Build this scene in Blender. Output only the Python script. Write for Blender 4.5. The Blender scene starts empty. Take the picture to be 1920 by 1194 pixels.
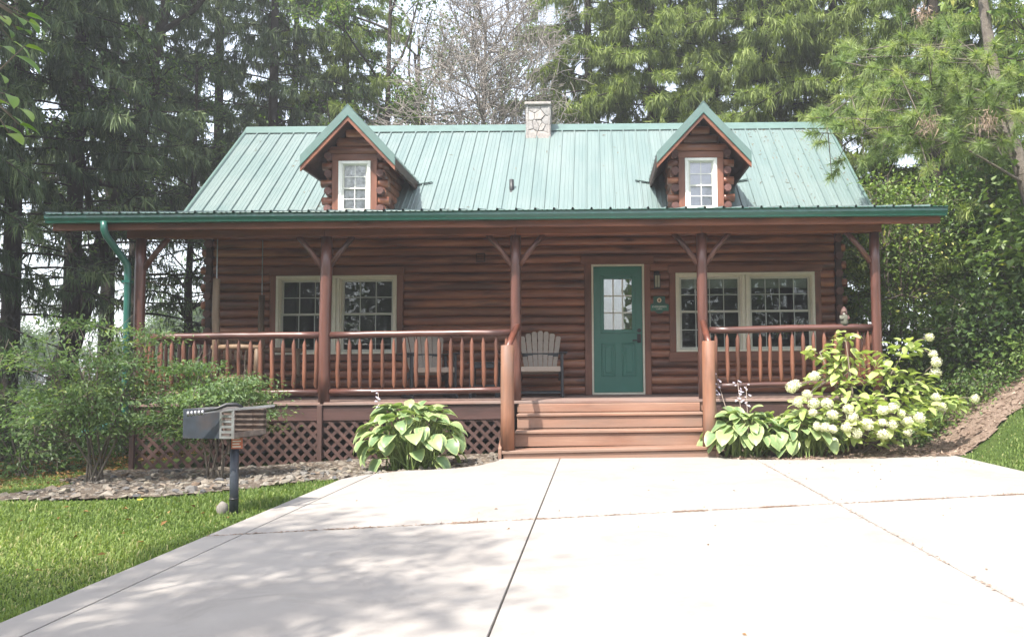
import bpy, bmesh, math, random
import numpy as np
from math import sin, cos, pi, radians, sqrt, atan2, hypot, tan
from mathutils import Vector, Matrix

random.seed(7)
S = bpy.context.scene
COL = S.collection

# ------------------------------------------------------------------ camera
CAM_Z = 1.01
_p, _r = radians(3.0), radians(0.5)
_fw = Vector((0, cos(_p), sin(_p)))
_rt0 = Vector((1, 0, 0))
_up0 = _rt0.cross(_fw)
_rt = _rt0 * cos(_r) - _up0 * sin(_r)
_up = _up0 * cos(_r) + _rt0 * sin(_r)
cam_data = bpy.data.cameras.new('camera')
cam = bpy.data.objects.new('camera', cam_data)
COL.objects.link(cam)
_m = Matrix((( _rt.x, _up.x, -_fw.x, 0), (_rt.y, _up.y, -_fw.y, 0), (_rt.z, _up.z, -_fw.z, CAM_Z), (0, 0, 0, 1)))
cam.matrix_world = _m
cam_data.sensor_width = 36
cam_data.lens = 1450 / 1920 * 36
cam_data.shift_x = 0.5 - 1115 / 1920
cam_data.shift_y = 24 / 1920
cam_data.clip_start = 0.05
cam_data.clip_end = 3000
S.camera = cam

# ------------------------------------------------------------------ world, sun, exposure
SUN_EL = radians(57)
SUN_TO = Vector((-0.50, -0.866, 0)).normalized()          # horizontal direction towards the sun
w = bpy.data.worlds.new('World')
S.world = w
w.use_nodes = True
nt = w.node_tree
for n in list(nt.nodes):
    nt.nodes.remove(n)
sky = nt.nodes.new('ShaderNodeTexSky')
sky.sky_type = 'NISHITA'
sky.sun_disc = False
sky.sun_elevation = SUN_EL
sky.sun_rotation = math.atan2(SUN_TO.x, SUN_TO.y)
sky.air_density = 1.0
sky.dust_density = 1.6
sky.ozone_density = 1.0
bg = nt.nodes.new('ShaderNodeBackground')
bg.inputs['Strength'].default_value = 0.15
wo = nt.nodes.new('ShaderNodeOutputWorld')
hs = nt.nodes.new('ShaderNodeHueSaturation')           # a milky, hazy summer sky
hs.inputs['Saturation'].default_value = 0.45
nt.links.new(sky.outputs[0], hs.inputs['Color'])
nt.links.new(hs.outputs[0], bg.inputs['Color'])
nt.links.new(bg.outputs[0], wo.inputs['Surface'])
sd = bpy.data.lights.new('sun', 'SUN')
sd.energy = 2.9
sd.angle = radians(0.55)
sd.color = (1.0, 0.95, 0.87)
so = bpy.data.objects.new('sun', sd)
COL.objects.link(so)
so.location = (-10, -18, 30)
_d = Vector((SUN_TO.x * cos(SUN_EL), SUN_TO.y * cos(SUN_EL), sin(SUN_EL)))
so.rotation_euler = _d.to_track_quat('Z', 'Y').to_euler()
S.view_settings.view_transform = 'Standard'
S.view_settings.look = 'None'
S.view_settings.gamma = 1.0
S.view_settings.use_curve_mapping = False
S.view_settings.exposure = 1.82
S.cycles.max_bounces = 6
S.cycles.transparent_max_bounces = 12
S.cycles.sample_clamp_indirect = 8

# ------------------------------------------------------------------ helpers: objects
def link(name, data, parent=None):
    o = bpy.data.objects.new(name, data)
    COL.objects.link(o)
    if parent is not None:
        o.parent = parent
    return o

def tag(o, label=None, cat=None, group=None, kind=None):
    if label: o['label'] = label
    if cat: o['category'] = cat
    if group: o['group'] = group
    if kind: o['kind'] = kind
    return o

def thing(name, label, cat, loc=(0, 0, 0), rz=0, group=None):
    o = bpy.data.objects.new(name, None)
    o.empty_display_size = 0.2
    COL.objects.link(o)
    o.location = loc
    o.rotation_euler = (0, 0, rz)
    return tag(o, label, cat, group)

def copy_tree(o, parent=None):
    c = o.copy()
    COL.objects.link(c)
    if parent is not None:
        c.parent = parent
    for ch in list(o.children):
        copy_tree(ch, c)
    return c

class MB:
    """collects shapes; build() links them as one mesh object"""
    def __init__(s):
        s.v, s.f, s.sm = [], [], []
    def add(s, vs, fs, smooth=False, M=None):
        b = len(s.v)
        for p in vs:
            s.v.append(tuple(M @ Vector(p)) if M is not None else tuple(p))
        for f in fs:
            s.f.append(tuple(b + i for i in f)); s.sm.append(smooth)
        return s
    def box(s, x0, x1, y0, y1, z0, z1, b=0.0, M=None):
        if x0 > x1: x0, x1 = x1, x0
        if y0 > y1: y0, y1 = y1, y0
        if z0 > z1: z0, z1 = z1, z0
        b = min(b, (x1-x0)*.45, (y1-y0)*.45, (z1-z0)*.45)
        if b <= 0:
            vs = [(x, y, z) for x in (x0, x1) for y in (y0, y1) for z in (z0, z1)]
            fs = [(0, 1, 3, 2), (4, 6, 7, 5), (0, 4, 5, 1), (2, 3, 7, 6), (0, 2, 6, 4), (1, 5, 7, 3)]
            return s.add(vs, fs, False, M)
        c = ((x0+x1)/2, (y0+y1)/2, (z0+z1)/2); h = ((x1-x0)/2, (y1-y0)/2, (z1-z0)/2)
        idx, vs = {}, []
        for sx in (-1, 1):
            for sy in (-1, 1):
                for sz in (-1, 1):
                    sg = (sx, sy, sz)
                    for a in range(3):
                        p = [c[k] + sg[k]*(h[k] if k == a else h[k]-b) for k in range(3)]
                        idx[(sg, a)] = len(vs); vs.append(p)
        fs = []
        def orient(f):
            P = [Vector(vs[i]) for i in f]
            n = (P[1]-P[0]).cross(P[2]-P[0])
            ctr = sum(P, Vector())/len(P) - Vector(c)
            return f if n.dot(ctr) > 0 else tuple(reversed(f))
        for a in range(3):
            o1, o2 = [k for k in range(3) if k != a]
            for sg in (-1, 1):
                q = []
                for (u, v) in ((-1, -1), (1, -1), (1, 1), (-1, 1)):
                    t = [0, 0, 0]; t[a] = sg; t[o1] = u; t[o2] = v
                    q.append(idx[(tuple(t), a)])
                fs.append(orient(tuple(q)))
        for a in range(3):
            o1, o2 = [k for k in range(3) if k != a]
            for u in (-1, 1):
                for v in (-1, 1):
                    t0 = [0, 0, 0]; t0[o1] = u; t0[o2] = v; t1 = list(t0); t0[a] = -1; t1[a] = 1
                    t0, t1 = tuple(t0), tuple(t1)
                    fs.append(orient((idx[(t0, o1)], idx[(t1, o1)], idx[(t1, o2)], idx[(t0, o2)])))
        for sx in (-1, 1):
            for sy in (-1, 1):
                for sz in (-1, 1):
                    sg = (sx, sy, sz)
                    fs.append(orient((idx[(sg, 0)], idx[(sg, 1)], idx[(sg, 2)])))
        return s.add(vs, fs, False, M)
    def bar(s, p, q, w, t, b=0.0, up=(0, 0, 1)):
        """rectangular bar from p to q, w across, t along up"""
        p, q = Vector(p), Vector(q)
        d = (q-p); L = d.length; d.normalize()
        u = Vector(up); sd_ = d.cross(u)
        if sd_.length < 1e-4: sd_ = d.cross(Vector((0, 1, 0)))
        sd_.normalize(); u = sd_.cross(d)
        M = Matrix(((d.x, sd_.x, u.x, p.x), (d.y, sd_.y, u.y, p.y), (d.z, sd_.z, u.z, p.z), (0, 0, 0, 1)))
        return s.box(0, L, -w/2, w/2, -t/2, t/2, b, M)
    def tube(s, pts, rad, n=8, caps=True, smooth=True, ph=0.0):
        pts = [Vector(p) for p in pts]
        if not hasattr(rad, '__len__'): rad = [rad]*len(pts)
        base = len(s.v); ref = None
        for i, p in enumerate(pts):
            a = pts[max(i-1, 0)]; c = pts[min(i+1, len(pts)-1)]
            d = (c-a).normalized()
            if ref is None:
                ref = Vector((0, 0, 1)) if abs(d.z) < .8 else Vector((1, 0, 0))
            u = (ref - d*ref.dot(d)).normalized(); v = d.cross(u); ref = u
            for k in range(n):
                t = 2*pi*k/n + ph
                s.v.append(tuple(p + (u*cos(t)+v*sin(t))*rad[i]))
        for i in range(len(pts)-1):
            for k in range(n):
                k2 = (k+1) % n
                s.f.append((base+i*n+k, base+i*n+k2, base+(i+1)*n+k2, base+(i+1)*n+k)); s.sm.append(smooth)
        if caps:
            s.f.append(tuple(base+k for k in reversed(range(n)))); s.sm.append(False)
            e = base+(len(pts)-1)*n
            s.f.append(tuple(e+k for k in range(n))); s.sm.append(False)
        return s
    def extrude(s, prof, fr, to, closed=True, smooth=False, caps=True):
        """profile given as list of 3-D offsets, swept from point fr to point to"""
        n = len(prof); b = len(s.v)
        for o in (Vector(fr), Vector(to)):
            for p in prof: s.v.append(tuple(o+Vector(p)))
        for k in range(n if closed else n-1):
            k2 = (k+1) % n
            s.f.append((b+k, b+k2, b+n+k2, b+n+k)); s.sm.append(smooth)
        if caps and closed:
            s.f.append(tuple(b+k for k in reversed(range(n)))); s.sm.append(False)
            s.f.append(tuple(b+n+k for k in range(n))); s.sm.append(False)
        return s
    def ico(s, c, r, sub=1, sq=(1, 1, 1), jit=0, rnd=random):
        bm = bmesh.new(); bmesh.ops.create_icosphere(bm, subdivisions=sub, radius=1)
        vs = []
        for v in bm.verts:
            j = 1+jit*(rnd.random()-.5)*2
            vs.append((c[0]+v.co.x*r*sq[0]*j, c[1]+v.co.y*r*sq[1]*j, c[2]+v.co.z*r*sq[2]*j))
        fs = [tuple(v.index for v in f.verts) for f in bm.faces]
        bm.free()
        return s.add(vs, fs, True)
    def mesh(s, name, mat):
        me = bpy.data.meshes.new(name)
        me.from_pydata(s.v, [], s.f)
        me.polygons.foreach_set('use_smooth', s.sm)
        if mat is not None: me.materials.append(mat)
        me.update()
        return me
    def build(s, name, mat, parent=None, fix=True):
        me = s.mesh(name, mat)
        if fix:
            bm = bmesh.new(); bm.from_mesh(me)
            bmesh.ops.recalc_face_normals(bm, faces=bm.faces)
            bm.to_mesh(me); bm.free()
        return link(name, me, parent)

def np_mesh(name, V, F, mat, tone=None, smooth=False):
    """V (n,3), F (m,3|4) arrays"""
    V = np.asarray(V, np.float32); F = np.asarray(F, np.int32)
    me = bpy.data.meshes.new(name)
    me.vertices.add(len(V)); me.vertices.foreach_set('co', V.ravel())
    k = F.shape[1]
    me.loops.add(F.size); me.loops.foreach_set('vertex_index', F.ravel())
    me.polygons.add(len(F))
    me.polygons.foreach_set('loop_start', np.arange(0, F.size, k, dtype=np.int32))
    me.polygons.foreach_set('loop_total', np.full(len(F), k, np.int32))
    me.polygons.foreach_set('use_smooth', np.full(len(F), smooth))
    if tone is not None:
        a = me.attributes.new('tone', 'FLOAT', 'FACE')
        a.data.foreach_set('value', np.asarray(tone, np.float32))
    me.update(calc_edges=True)
    if mat is not None: me.materials.append(mat)
    return me

# ------------------------------------------------------------------ helpers: materials
class NT:
    def __init__(s, name):
        s.m = bpy.data.materials.new(name); s.m.use_nodes = True
        s.t = s.m.node_tree
        for n in list(s.t.nodes): s.t.nodes.remove(n)
        s.out = s.n('ShaderNodeOutputMaterial')
    def n(s, typ, **kw):
        nd = s.t.nodes.new(typ)
        for k, v in kw.items():
            if k in nd.inputs.keys():
                s.set(nd.inputs[k], v)
            else: setattr(nd, k, v)
        return nd
    def set(s, inp, v):
        if isinstance(v, bpy.types.NodeSocket): s.t.links.new(v, inp)
        elif isinstance(v, bpy.types.Node): s.t.links.new(v.outputs[0], inp)
        else:
            if hasattr(inp.default_value, '__len__') and not isinstance(v, str):
                v = tuple(v)
                if len(v) == 3 and len(inp.default_value) == 4: v = v+(1,)
            inp.default_value = v
    def mapping(s, scale, coord='pos', off=None):
        if coord == 'pos': c = s.n('ShaderNodeNewGeometry').outputs['Position']
        else: c = s.n('ShaderNodeTexCoord').outputs[coord]
        mp = s.n('ShaderNodeMapping'); s.set(mp.inputs['Vector'], c); mp.inputs['Scale'].default_value = scale
        if off is not None: s.set(mp.inputs['Location'], off)
        return mp.outputs[0]
    def noise(s, vec, scale=1.0, detail=4, rough=.55, dist=0.0):
        nd = s.n('ShaderNodeTexNoise'); s.set(nd.inputs['Vector'], vec)
        nd.inputs['Scale'].default_value = scale; nd.inputs['Detail'].default_value = detail
        nd.inputs['Roughness'].default_value = rough; nd.inputs['Distortion'].default_value = dist
        return nd.outputs[0]
    def ramp(s, fac, stops):
        r = s.n('ShaderNodeValToRGB'); s.set(r.inputs[0], fac)
        e = r.color_ramp.elements
        while len(e) < len(stops): e.new(.5)
        for i, (p, c) in enumerate(stops):
            e[i].position = p
            e[i].color = (tuple(c)+(1,)) if hasattr(c, '__len__') else (c, c, c, 1)
        return r.outputs[0]
    def mix(s, fac, a, b, mode='MIX'):
        m = s.n('ShaderNodeMix', data_type='RGBA', blend_type=mode)
        s.set(m.inputs[0], fac); s.set(m.inputs[6], a); s.set(m.inputs[7], b)
        return m.outputs[2]
    def math(s, op, a, b=0.0):
        m = s.n('ShaderNodeMath', operation=op); s.set(m.inputs[0], a); s.set(m.inputs[1], b)
        return m.outputs[0]
    def bump(s, h, strength=.3, dist=.01):
        b = s.n('ShaderNodeBump'); s.set(b.inputs['Height'], h)
        b.inputs['Strength'].default_value = strength; b.inputs['Distance'].default_value = dist
        return b.outputs[0]
    def bsdf(s, color, rough=.5, normal=None, spec=.5, metal=0, coat=0, coat_rough=.2, link_out=True):
        b = s.n('ShaderNodeBsdfPrincipled')
        s.set(b.inputs['Base Color'], color); s.set(b.inputs['Roughness'], rough)
        b.inputs['Specular IOR Level'].default_value = spec; b.inputs['Metallic'].default_value = metal
        b.inputs['Coat Weight'].default_value = coat; b.inputs['Coat Roughness'].default_value = coat_rough
        if normal is not None: s.set(b.inputs['Normal'], normal)
        if link_out: s.t.links.new(b.outputs[0], s.out.inputs['Surface'])
        return b

def wood(name, axis, dark, mid, light, rough=.45, var=.35, knots=True, coat=.0, weather=0.0, wcol=(.35, .3, .27)):
    """stained timber; axis = grain direction in world space (0 x, 1 y, 2 z)"""
    t = NT(name)
    sc = [9.0, 9.0, 9.0]; sc[axis] = .9
    fine = [70.0, 70.0, 70.0]; fine[axis] = 2.5
    patch = [3.2, 3.2, 3.2]; patch[axis] = .8
    rnd = t.n('ShaderNodeObjectInfo').outputs['Random']
    off = t.math('MULTIPLY', rnd, 37.0)
    n1 = t.noise(t.mapping(sc, off=off), 1, 5, .6, .4)
    n2 = t.noise(t.mapping(fine, off=off), 1, 3, .6)
    n3 = t.noise(t.mapping(patch, off=off), 1, 3, .55, .3)
    base = t.ramp(n1, [(.25, dark), (.5, mid), (.75, light)])
    base = t.mix(t.math('MULTIPLY', t.ramp(n2, [(.35, 0), (.7, 1)]), .35), base, dark)
    v = t.math('ADD', t.math('MULTIPLY', rnd, var), 1-var/2)
    cmb = t.n('ShaderNodeCombineColor'); [t.set(cmb.inputs[i], v) for i in range(3)]
    base = t.mix(1.0, base, cmb.outputs[0], 'MULTIPLY')
    if knots:
        kn = [5.5, 5.5, 5.5]; kn[axis] = 1.7
        vo = t.n('ShaderNodeTexVoronoi'); t.set(vo.inputs['Vector'], t.mapping(kn, off=off)); vo.inputs['Scale'].default_value = 1
        k = t.ramp(vo.outputs['Distance'], [(.05, 1), (.24, 0)])
        sel = t.ramp(t.n('ShaderNodeSeparateColor', Color=vo.outputs['Color']).outputs[0], [(.5, 0), (.58, 1)])
        base = t.mix(t.math('MULTIPLY', t.math('MULTIPLY', k, sel), .7), base, tuple(c*.35 for c in dark))
        base = t.mix(t.math('MULTIPLY', t.ramp(n3, [(.50, 0), (.66, 1)]), .65), base, tuple(c*.5 for c in dark))
    if weather:
        base = t.mix(t.math('MULTIPLY', t.ramp(n3, [(.3, 0), (.65, 1)]), weather), base, wcol)
    rr = t.math('ADD', t.math('MULTIPLY', n2, .25), rough-.12)
    t.bsdf(base, rr, t.bump(t.math('ADD', n2, t.math('MULTIPLY', n1, .6)), .25, .006), .45, coat=coat, coat_rough=.3)
    return t.m

def plain(name, col, rough=.5, spec=.5, metal=0, var=.12, scale=12, bump=.0, dirt=None, coat=0):
    t = NT(name)
    n1 = t.noise(t.mapping((scale, scale, scale)), 1, 4, .6)
    c = t.mix(t.ramp(n1, [(.3, 0), (.7, 1)]), tuple(x*(1-var) for x in col), tuple(min(1, x*(1+var)) for x in col))
    if dirt:
        n2 = t.noise(t.mapping((scale*.3,)*3), 1, 5, .65)
        c = t.mix(t.math('MULTIPLY', t.ramp(n2, [(.48, 0), (.68, 1)]), dirt[1]), c, dirt[0])
    nrm = t.bump(n1, bump, .004) if bump else None
    t.bsdf(c, rough, nrm, spec, metal, coat)
    return t.m

def leafmat(name, stops, trans=.35, rough=.5, spec=.35, edge=None, veins=False):
    """foliage: colour from the per-leaf random attribute 'tone'; a share of translucency"""
    t = NT(name)
    a = t.n('ShaderNodeAttribute', attribute_name='tone').outputs['Fac']
    c = t.ramp(a, stops)
    if edge:
        rnd = t.n('ShaderNodeObjectInfo').outputs['Random']
        c = t.ramp(rnd, stops)
        e = t.n('ShaderNodeAttribute', attribute_name='rim').outputs['Fac']
        nz = t.noise(t.mapping((30, 30, 30)), 1, 2)
        e2 = t.math('ADD', e, t.math('MULTIPLY', t.math('SUBTRACT', nz, .5), .5))
        c = t.mix(t.ramp(e2, [(edge[1], 0), (edge[2], 1)]), c, edge[0])
    b = t.bsdf(c, rough, None, spec, link_out=False)
    tr = t.n('ShaderNodeBsdfTranslucent')
    t.set(tr.inputs['Color'], t.mix(.5, c, tuple(min(1, x) for x in (.25, .36, .04)), 'MIX') if trans < .01 else t.mix(1, c, (1.5, 1.6, .7), 'MULTIPLY'))
    mx = t.n('ShaderNodeMixShader'); mx.inputs[0].default_value = trans
    t.t.links.new(b.outputs[0], mx.inputs[1]); t.t.links.new(tr.outputs[0], mx.inputs[2])
    t.t.links.new(mx.outputs[0], t.out.inputs['Surface'])
    return t.m

def glass(name, ior=1.5, tint=(.8, .85, .83), rough=.0, wob=.02):
    t = NT(name)
    tr = t.n('ShaderNodeBsdfTransparent'); t.set(tr.inputs[0], tint)
    gl = t.n('ShaderNodeBsdfGlossy'); gl.inputs['Roughness'].default_value = rough
    nz = t.noise(t.mapping((2.5, 2.5, 2.5)), 1, 2)
    t.set(gl.inputs['Normal'], t.bump(nz, wob, .05))
    fr = t.n('ShaderNodeFresnel'); fr.inputs[0].default_value = ior
    mx = t.n('ShaderNodeMixShader')
    t.t.links.new(fr.outputs[0], mx.inputs[0]); t.t.links.new(tr.outputs[0], mx.inputs[1]); t.t.links.new(gl.outputs[0], mx.inputs[2])
    t.t.links.new(mx.outputs[0], t.out.inputs['Surface'])
    return t.m

R1 = ((.08, .03, .02), (.27, .095, .048), (.46, .20, .10))
M = {}
M['log'] = wood('stained_log_siding', 0, *R1, rough=.40, var=.6, coat=.15)
M['log_y'] = wood('stained_log_side', 1, *R1, rough=.42, var=.45)
M['trim_z'] = wood('stained_trim_upright', 2, (.13, .05, .03), (.22, .085, .05), (.28, .115, .07), rough=.5, var=.15)
M['trim_x'] = wood('stained_trim_level', 0, (.13, .05, .03), (.22, .085, .05), (.28, .115, .07), rough=.5, var=.15)
M['beam'] = wood('stained_beam', 0, (.10, .034, .018), (.2, .066, .032), (.27, .1, .05), rough=.5, var=.1)
M['post'] = wood('stained_round_post', 2, (.06, .026, .02), (.12, .049, .036), (.165, .068, .05), rough=.34, var=.2, coat=.25)
M['rail'] = wood('stained_round_rail', 0, (.06, .027, .023), (.115, .048, .037), (.16, .07, .054), rough=.36, var=.2, coat=.2)
M['rail_y'] = wood('stained_round_rail_side', 1, (.085, .03, .022), (.17, .058, .036), (.23, .085, .055), rough=.36, var=.2)
M['baluster'] = wood('stained_baluster', 2, (.10, .041, .026), (.19, .077, .046), (.26, .11, .066), rough=.38, var=.35, coat=.15)
M['newel'] = wood('weathered_newel', 2, (.09, .036, .02), (.25, .098, .046), (.34, .155, .08), rough=.6, var=.15, weather=.6, wcol=(.25, .175, .14))
M['step'] = wood('weathered_step_board', 0, (.12, .058, .038), (.245, .12, .075), (.32, .18, .12), rough=.6, var=.3, weather=.5, wcol=(.34, .235, .18))
M['rim'] = wood('stained_rim_board', 0, (.05, .026, .023), (.085, .043, .037), (.125, .063, .053), rough=.55, var=.2)
M['lattice'] = wood('stained_lattice', 2, (.045, .024, .02), (.075, .04, .033), (.115, .06, .048), rough=.6, var=.4, knots=False)
M['deck'] = wood('deck_board', 0, (.12, .06, .045), (.22, .12, .09), (.32, .19, .15), rough=.65, var=.3, weather=.5)
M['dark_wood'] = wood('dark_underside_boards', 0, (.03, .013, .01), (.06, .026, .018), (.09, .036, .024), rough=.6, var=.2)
M['end_grain'] = wood('log_end_grain', 1, (.06, .026, .02), (.12, .05, .04), (.19, .085, .07), rough=.6, var=.3, knots=False)
M['swing'] = wood('peeled_log_swing', 2, (.12, .075, .045), (.21, .14, .085), (.29, .21, .14), rough=.6, var=.25)
M['cream'] = plain('cream_vinyl', (.72, .68, .56), .4, var=.05)
M['cream2'] = plain('cream_vinyl_sash', (.55, .55, .48), .4, var=.05)
M['muntin'] = plain('pale_grille', (.42, .45, .41), .4, var=.05)
M['white'] = plain('white_paint', (.8, .79, .74), .4, var=.04)
M['glass'] = glass('window_glass', 1.5)
M['glass_clear'] = glass('clear_dormer_glass', 1.45, (.97, .97, .97))
M['door_glass'] = glass('door_glass', 2.3, (.75, .8, .8))
M['door'] = plain('green_door_paint', (.035, .175, .135), .33, var=.05, scale=5)
M['gutter'] = plain('green_gutter', (.018, .105, .08), .28, var=.06, scale=4, dirt=((.05, .09, .07), .3), coat=.25)
M['black'] = plain('black_metal', (.02, .02, .022), .45, var=.2)
M['charcoal'] = plain('charcoal_poly_lumber', (.032, .036, .042), .5, var=.15)
M['taupe'] = plain('taupe_poly_lumber', (.36, .30, .25), .55, var=.08, scale=25, bump=.1)
M['steel'] = plain('dull_steel', (.35, .35, .36), .4, metal=.7, var=.15, dirt=((.2, .12, .08), .5))
M['chain'] = plain('galvanised_chain', (.4, .4, .42), .4, metal=.8)
M['blind'] = plain('pale_blind', (.5, .5, .45), .8, var=.1)
M['lace'] = plain('lace_curtain', (.78, .78, .82), .8, var=.35, scale=14)
M['blind_dim'] = plain('plain_shade', (.74, .74, .82), .8, var=.06)
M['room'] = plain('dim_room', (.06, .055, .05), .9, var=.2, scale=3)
M['foundation'] = plain('block_foundation', (.16, .15, .14), .9, var=.2)

def roof_metal():
    t = NT('green_ribbed_roof_metal')
    n1 = t.noise(t.mapping((6, .5, .5)), 1, 5, .6)
    n2 = t.noise(t.mapping((1.1, .9, .9)), 1, 5, .65)
    c = t.mix(t.ramp(n1, [(.3, 0), (.7, 1)]), (.115, .165, .16), (.155, .205, .195))
    c = t.mix(t.math('MULTIPLY', t.ramp(n2, [(.45, 0), (.7, 1)]), .4), c, (.185, .215, .205))  # cloudy mottling paints soft tree shade into the roof colour
    t.bsdf(c, t.math('ADD', t.math('MULTIPLY', n2, .2), .30), t.bump(n2, .06, .02), .55, coat=.15, coat_rough=.25)
    return t.m
M['roof'] = roof_metal()
M['ridge_trim'] = plain('green_trim_metal', (.105, .165, .15), .35, var=.1, scale=5)

def concrete():
    t = NT('broomed_concrete')
    p = t.mapping((1, 1, 1))
    n1 = t.noise(p, .55, 6, .6, .3); n2 = t.noise(p, 6, 5, .65); n3 = t.noise(t.mapping((30, 260, 30)), 1, 2)
    n4 = t.noise(p, 160, 2, .6)
    c = t.mix(t.ramp(n1, [(.3, 0), (.7, 1)]), (.285, .258, .235), (.34, .315, .292))
    c = t.mix(t.math('MULTIPLY', t.ramp(n2, [(.45, 0), (.75, 1)]), .35), c, (.27, .245, .22))
    c = t.mix(t.math('MULTIPLY', t.ramp(n4, [(.6, 0), (.8, 1)]), .35), c, (.18, .165, .15))
    n5 = t.noise(p, 1.7, 6, .75, .8)
    c = t.mix(t.math('MULTIPLY', t.ramp(n5, [(.52, 0), (.66, 1)]), .45), c, (.215, .195, .175))
    t.bsdf(c, .8, t.bump(t.math('ADD', n3, n4), .25, .003), .25)
    return t.m
M['concrete'] = concrete()

def soil(name, c1, c2, c3, sc=5):
    t = NT(name)
    p = t.mapping((1, 1, 1))
    n1 = t.noise(p, sc, 6, .7); n2 = t.noise(p, sc*9, 4, .7); n3 = t.noise(p, .5, 4, .6)
    c = t.ramp(n1, [(.3, c1), (.5, c2), (.72, c3)])
    c = t.mix(t.math('MULTIPLY', n2, .7), c, c1)
    c = t.mix(t.math('MULTIPLY', t.ramp(n3, [(.4, 0), (.6, 1)]), .5), c, c2)
    t.bsdf(c, .95, t.bump(t.math('ADD', n1, n2), .8, .03), .1)
    return t.m
M['turf'] = soil('turf_soil', (.035, .055, .015), (.06, .095, .022), (.11, .12, .045), 4)
M['mulch'] = soil('bark_mulch', (.17, .12, .092), (.31, .23, .18), (.43, .34, .275), 11)
M['dirt'] = soil('stony_dirt', (.07, .055, .042), (.15, .12, .095), (.25, .21, .17), 9)

def stone_mat(name, cols):
    t = NT(name)
    r = t.n('ShaderNodeObjectInfo').outputs['Random']
    n = len(cols)
    c = t.ramp(r, [((i+.5)/n, cols[i]) for i in range(n)])
    nz = t.noise(t.mapping((1, 1, 1)), 22, 5, .65)
    c = t.mix(t.ramp(nz, [(.3, 0), (.7, 1)]), t.mix(1, c, (.68, .68, .68), 'MULTIPLY'), t.mix(1, c, (1.2, 1.2, 1.2), 'MULTIPLY'))
    t.bsdf(c, .85, t.bump(nz, .5, .012), .25)
    return t.m
M['stone'] = stone_mat('river_stone', [(.12, .105, .09), (.21, .18, .145), (.17, .12, .085), (.25, .225, .19), (.085, .085, .09), (.27, .235, .18), (.16, .14, .115)])
M['chimney_stone'] = stone_mat('chimney_fieldstone', [(.31, .29, .275), (.38, .355, .33), (.34, .305, .285), (.28, .275, .27), (.40, .375, .35)])
M['mortar'] = plain('pale_mortar', (.46, .43, .40), .9, var=.2, scale=20, bump=.3)
M['bark'] = soil('grey_brown_bark', (.03, .026, .022), (.058, .05, .042), (.10, .088, .075), 9)
M['bark_pale'] = soil('pale_bark', (.12, .1, .085), (.22, .19, .16), (.34, .3, .26), 9)
M['dead_twig'] = plain('grey_dead_twigs', (.27, .24, .215), .9, var=.25, scale=6)
M['stem'] = plain('grey_brown_stems', (.16, .13, .1), .8, var=.3)

# ------------------------------------------------------------------ ground
def sm(a, b, x):
    t = np.clip((np.asarray(x, float)-a)/(b-a), 0, 1)
    return t*t*(3-2*t)
def hgt(X, Y):
    X = np.asarray(X, float); Y = np.asarray(Y, float)
    z = -.028 + 0*X
    z = z - .075*sm(-1.0, -2.6, X)*sm(7.4, 9.2, Y) - .04*np.clip(-3-X, 0, 7)*sm(4.5, 9, Y)
    bank = np.clip((X-4.15)*.54, 0, 1.6); bank = bank*sm(4.0, 4.9, X)
    z = z + bank*sm(6.6, 9.4, Y)*(1-.5*sm(14, 24, Y))
    z = z + .02*np.sin(X*1.7+Y*.6)*sm(0, 1, np.abs(X-.9)-3.6) + .15*np.sin(X*.11)*np.cos(Y*.13)*sm(10, 40, np.hypot(X, Y))
    z = z - 1.6*sm(-14, -40, X)
    return z
def H(x, y): return float(hgt(x, y))

def axis_pts(lo, hi, core0, core1, step, grow=1.18):
    a = list(np.arange(core0, core1+1e-6, step)); s_ = step
    while a[-1] < hi: s_ *= grow; a.append(a[-1]+s_)
    s_ = step; b = []; x = core0
    while x > lo: s_ *= grow; x -= s_; b.append(x)
    return np.array(b[::-1]+a)
xs = axis_pts(-900, 900, -9, 9, .22); ys = axis_pts(-600, 1200, -1, 15, .22)
gx, gy = np.meshgrid(xs, ys)
gv = np.stack([gx.ravel(), gy.ravel(), hgt(gx, gy).ravel()], 1)
nx_, ny_ = len(xs), len(ys)
ii, jj = np.meshgrid(np.arange(nx_-1), np.arange(ny_-1))
b0 = (jj*nx_+ii).ravel()
gf = np.stack([b0, b0+1, b0+1+nx_, b0+nx_], 1)
ground = link('ground', np_mesh('ground', gv, gf, M['turf'], smooth=True))
tag(ground, kind='structure')

def inside(poly, x, y):
    x = np.asarray(x, float); y = np.asarray(y, float); r = np.zeros(x.shape, bool); n = len(poly)
    for i in range(n):
        x0, y0 = poly[i]; x1, y1 = poly[(i+1) % n]
        c = (y0 > y) != (y1 > y)
        with np.errstate(divide='ignore', invalid='ignore'):
            r ^= c & (x < (x1-x0)*(y-y0)/(y1-y0+1e-12)+x0)
    return r

def patch(name, poly, off, mat, res=.09, lump=.0, seed=1):
    """a sheet over the ground inside poly"""
    P = np.array(poly); x0, y0 = P.min(0); x1, y1 = P.max(0)
    X = np.arange(x0, x1+res, res); Y = np.arange(y0, y1+res, res)
    gx, gy = np.meshgrid(X, Y); n = len(X)
    rs = np.random.RandomState(seed)
    z = hgt(gx, gy)+off+rs.rand(*gx.shape)*lump
    i, j = np.meshgrid(np.arange(n-1), np.arange(len(Y)-1))
    keep = inside(poly, X[i]+res/2, Y[j]+res/2)
    b = (j*n+i)[keep]
    F = np.stack([b, b+1, b+1+n, b+n], 1)
    o = link(name, np_mesh(name, np.stack([gx.ravel(), gy.ravel(), z.ravel()], 1), F, mat, smooth=True))
    return tag(o, kind='structure')

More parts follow.
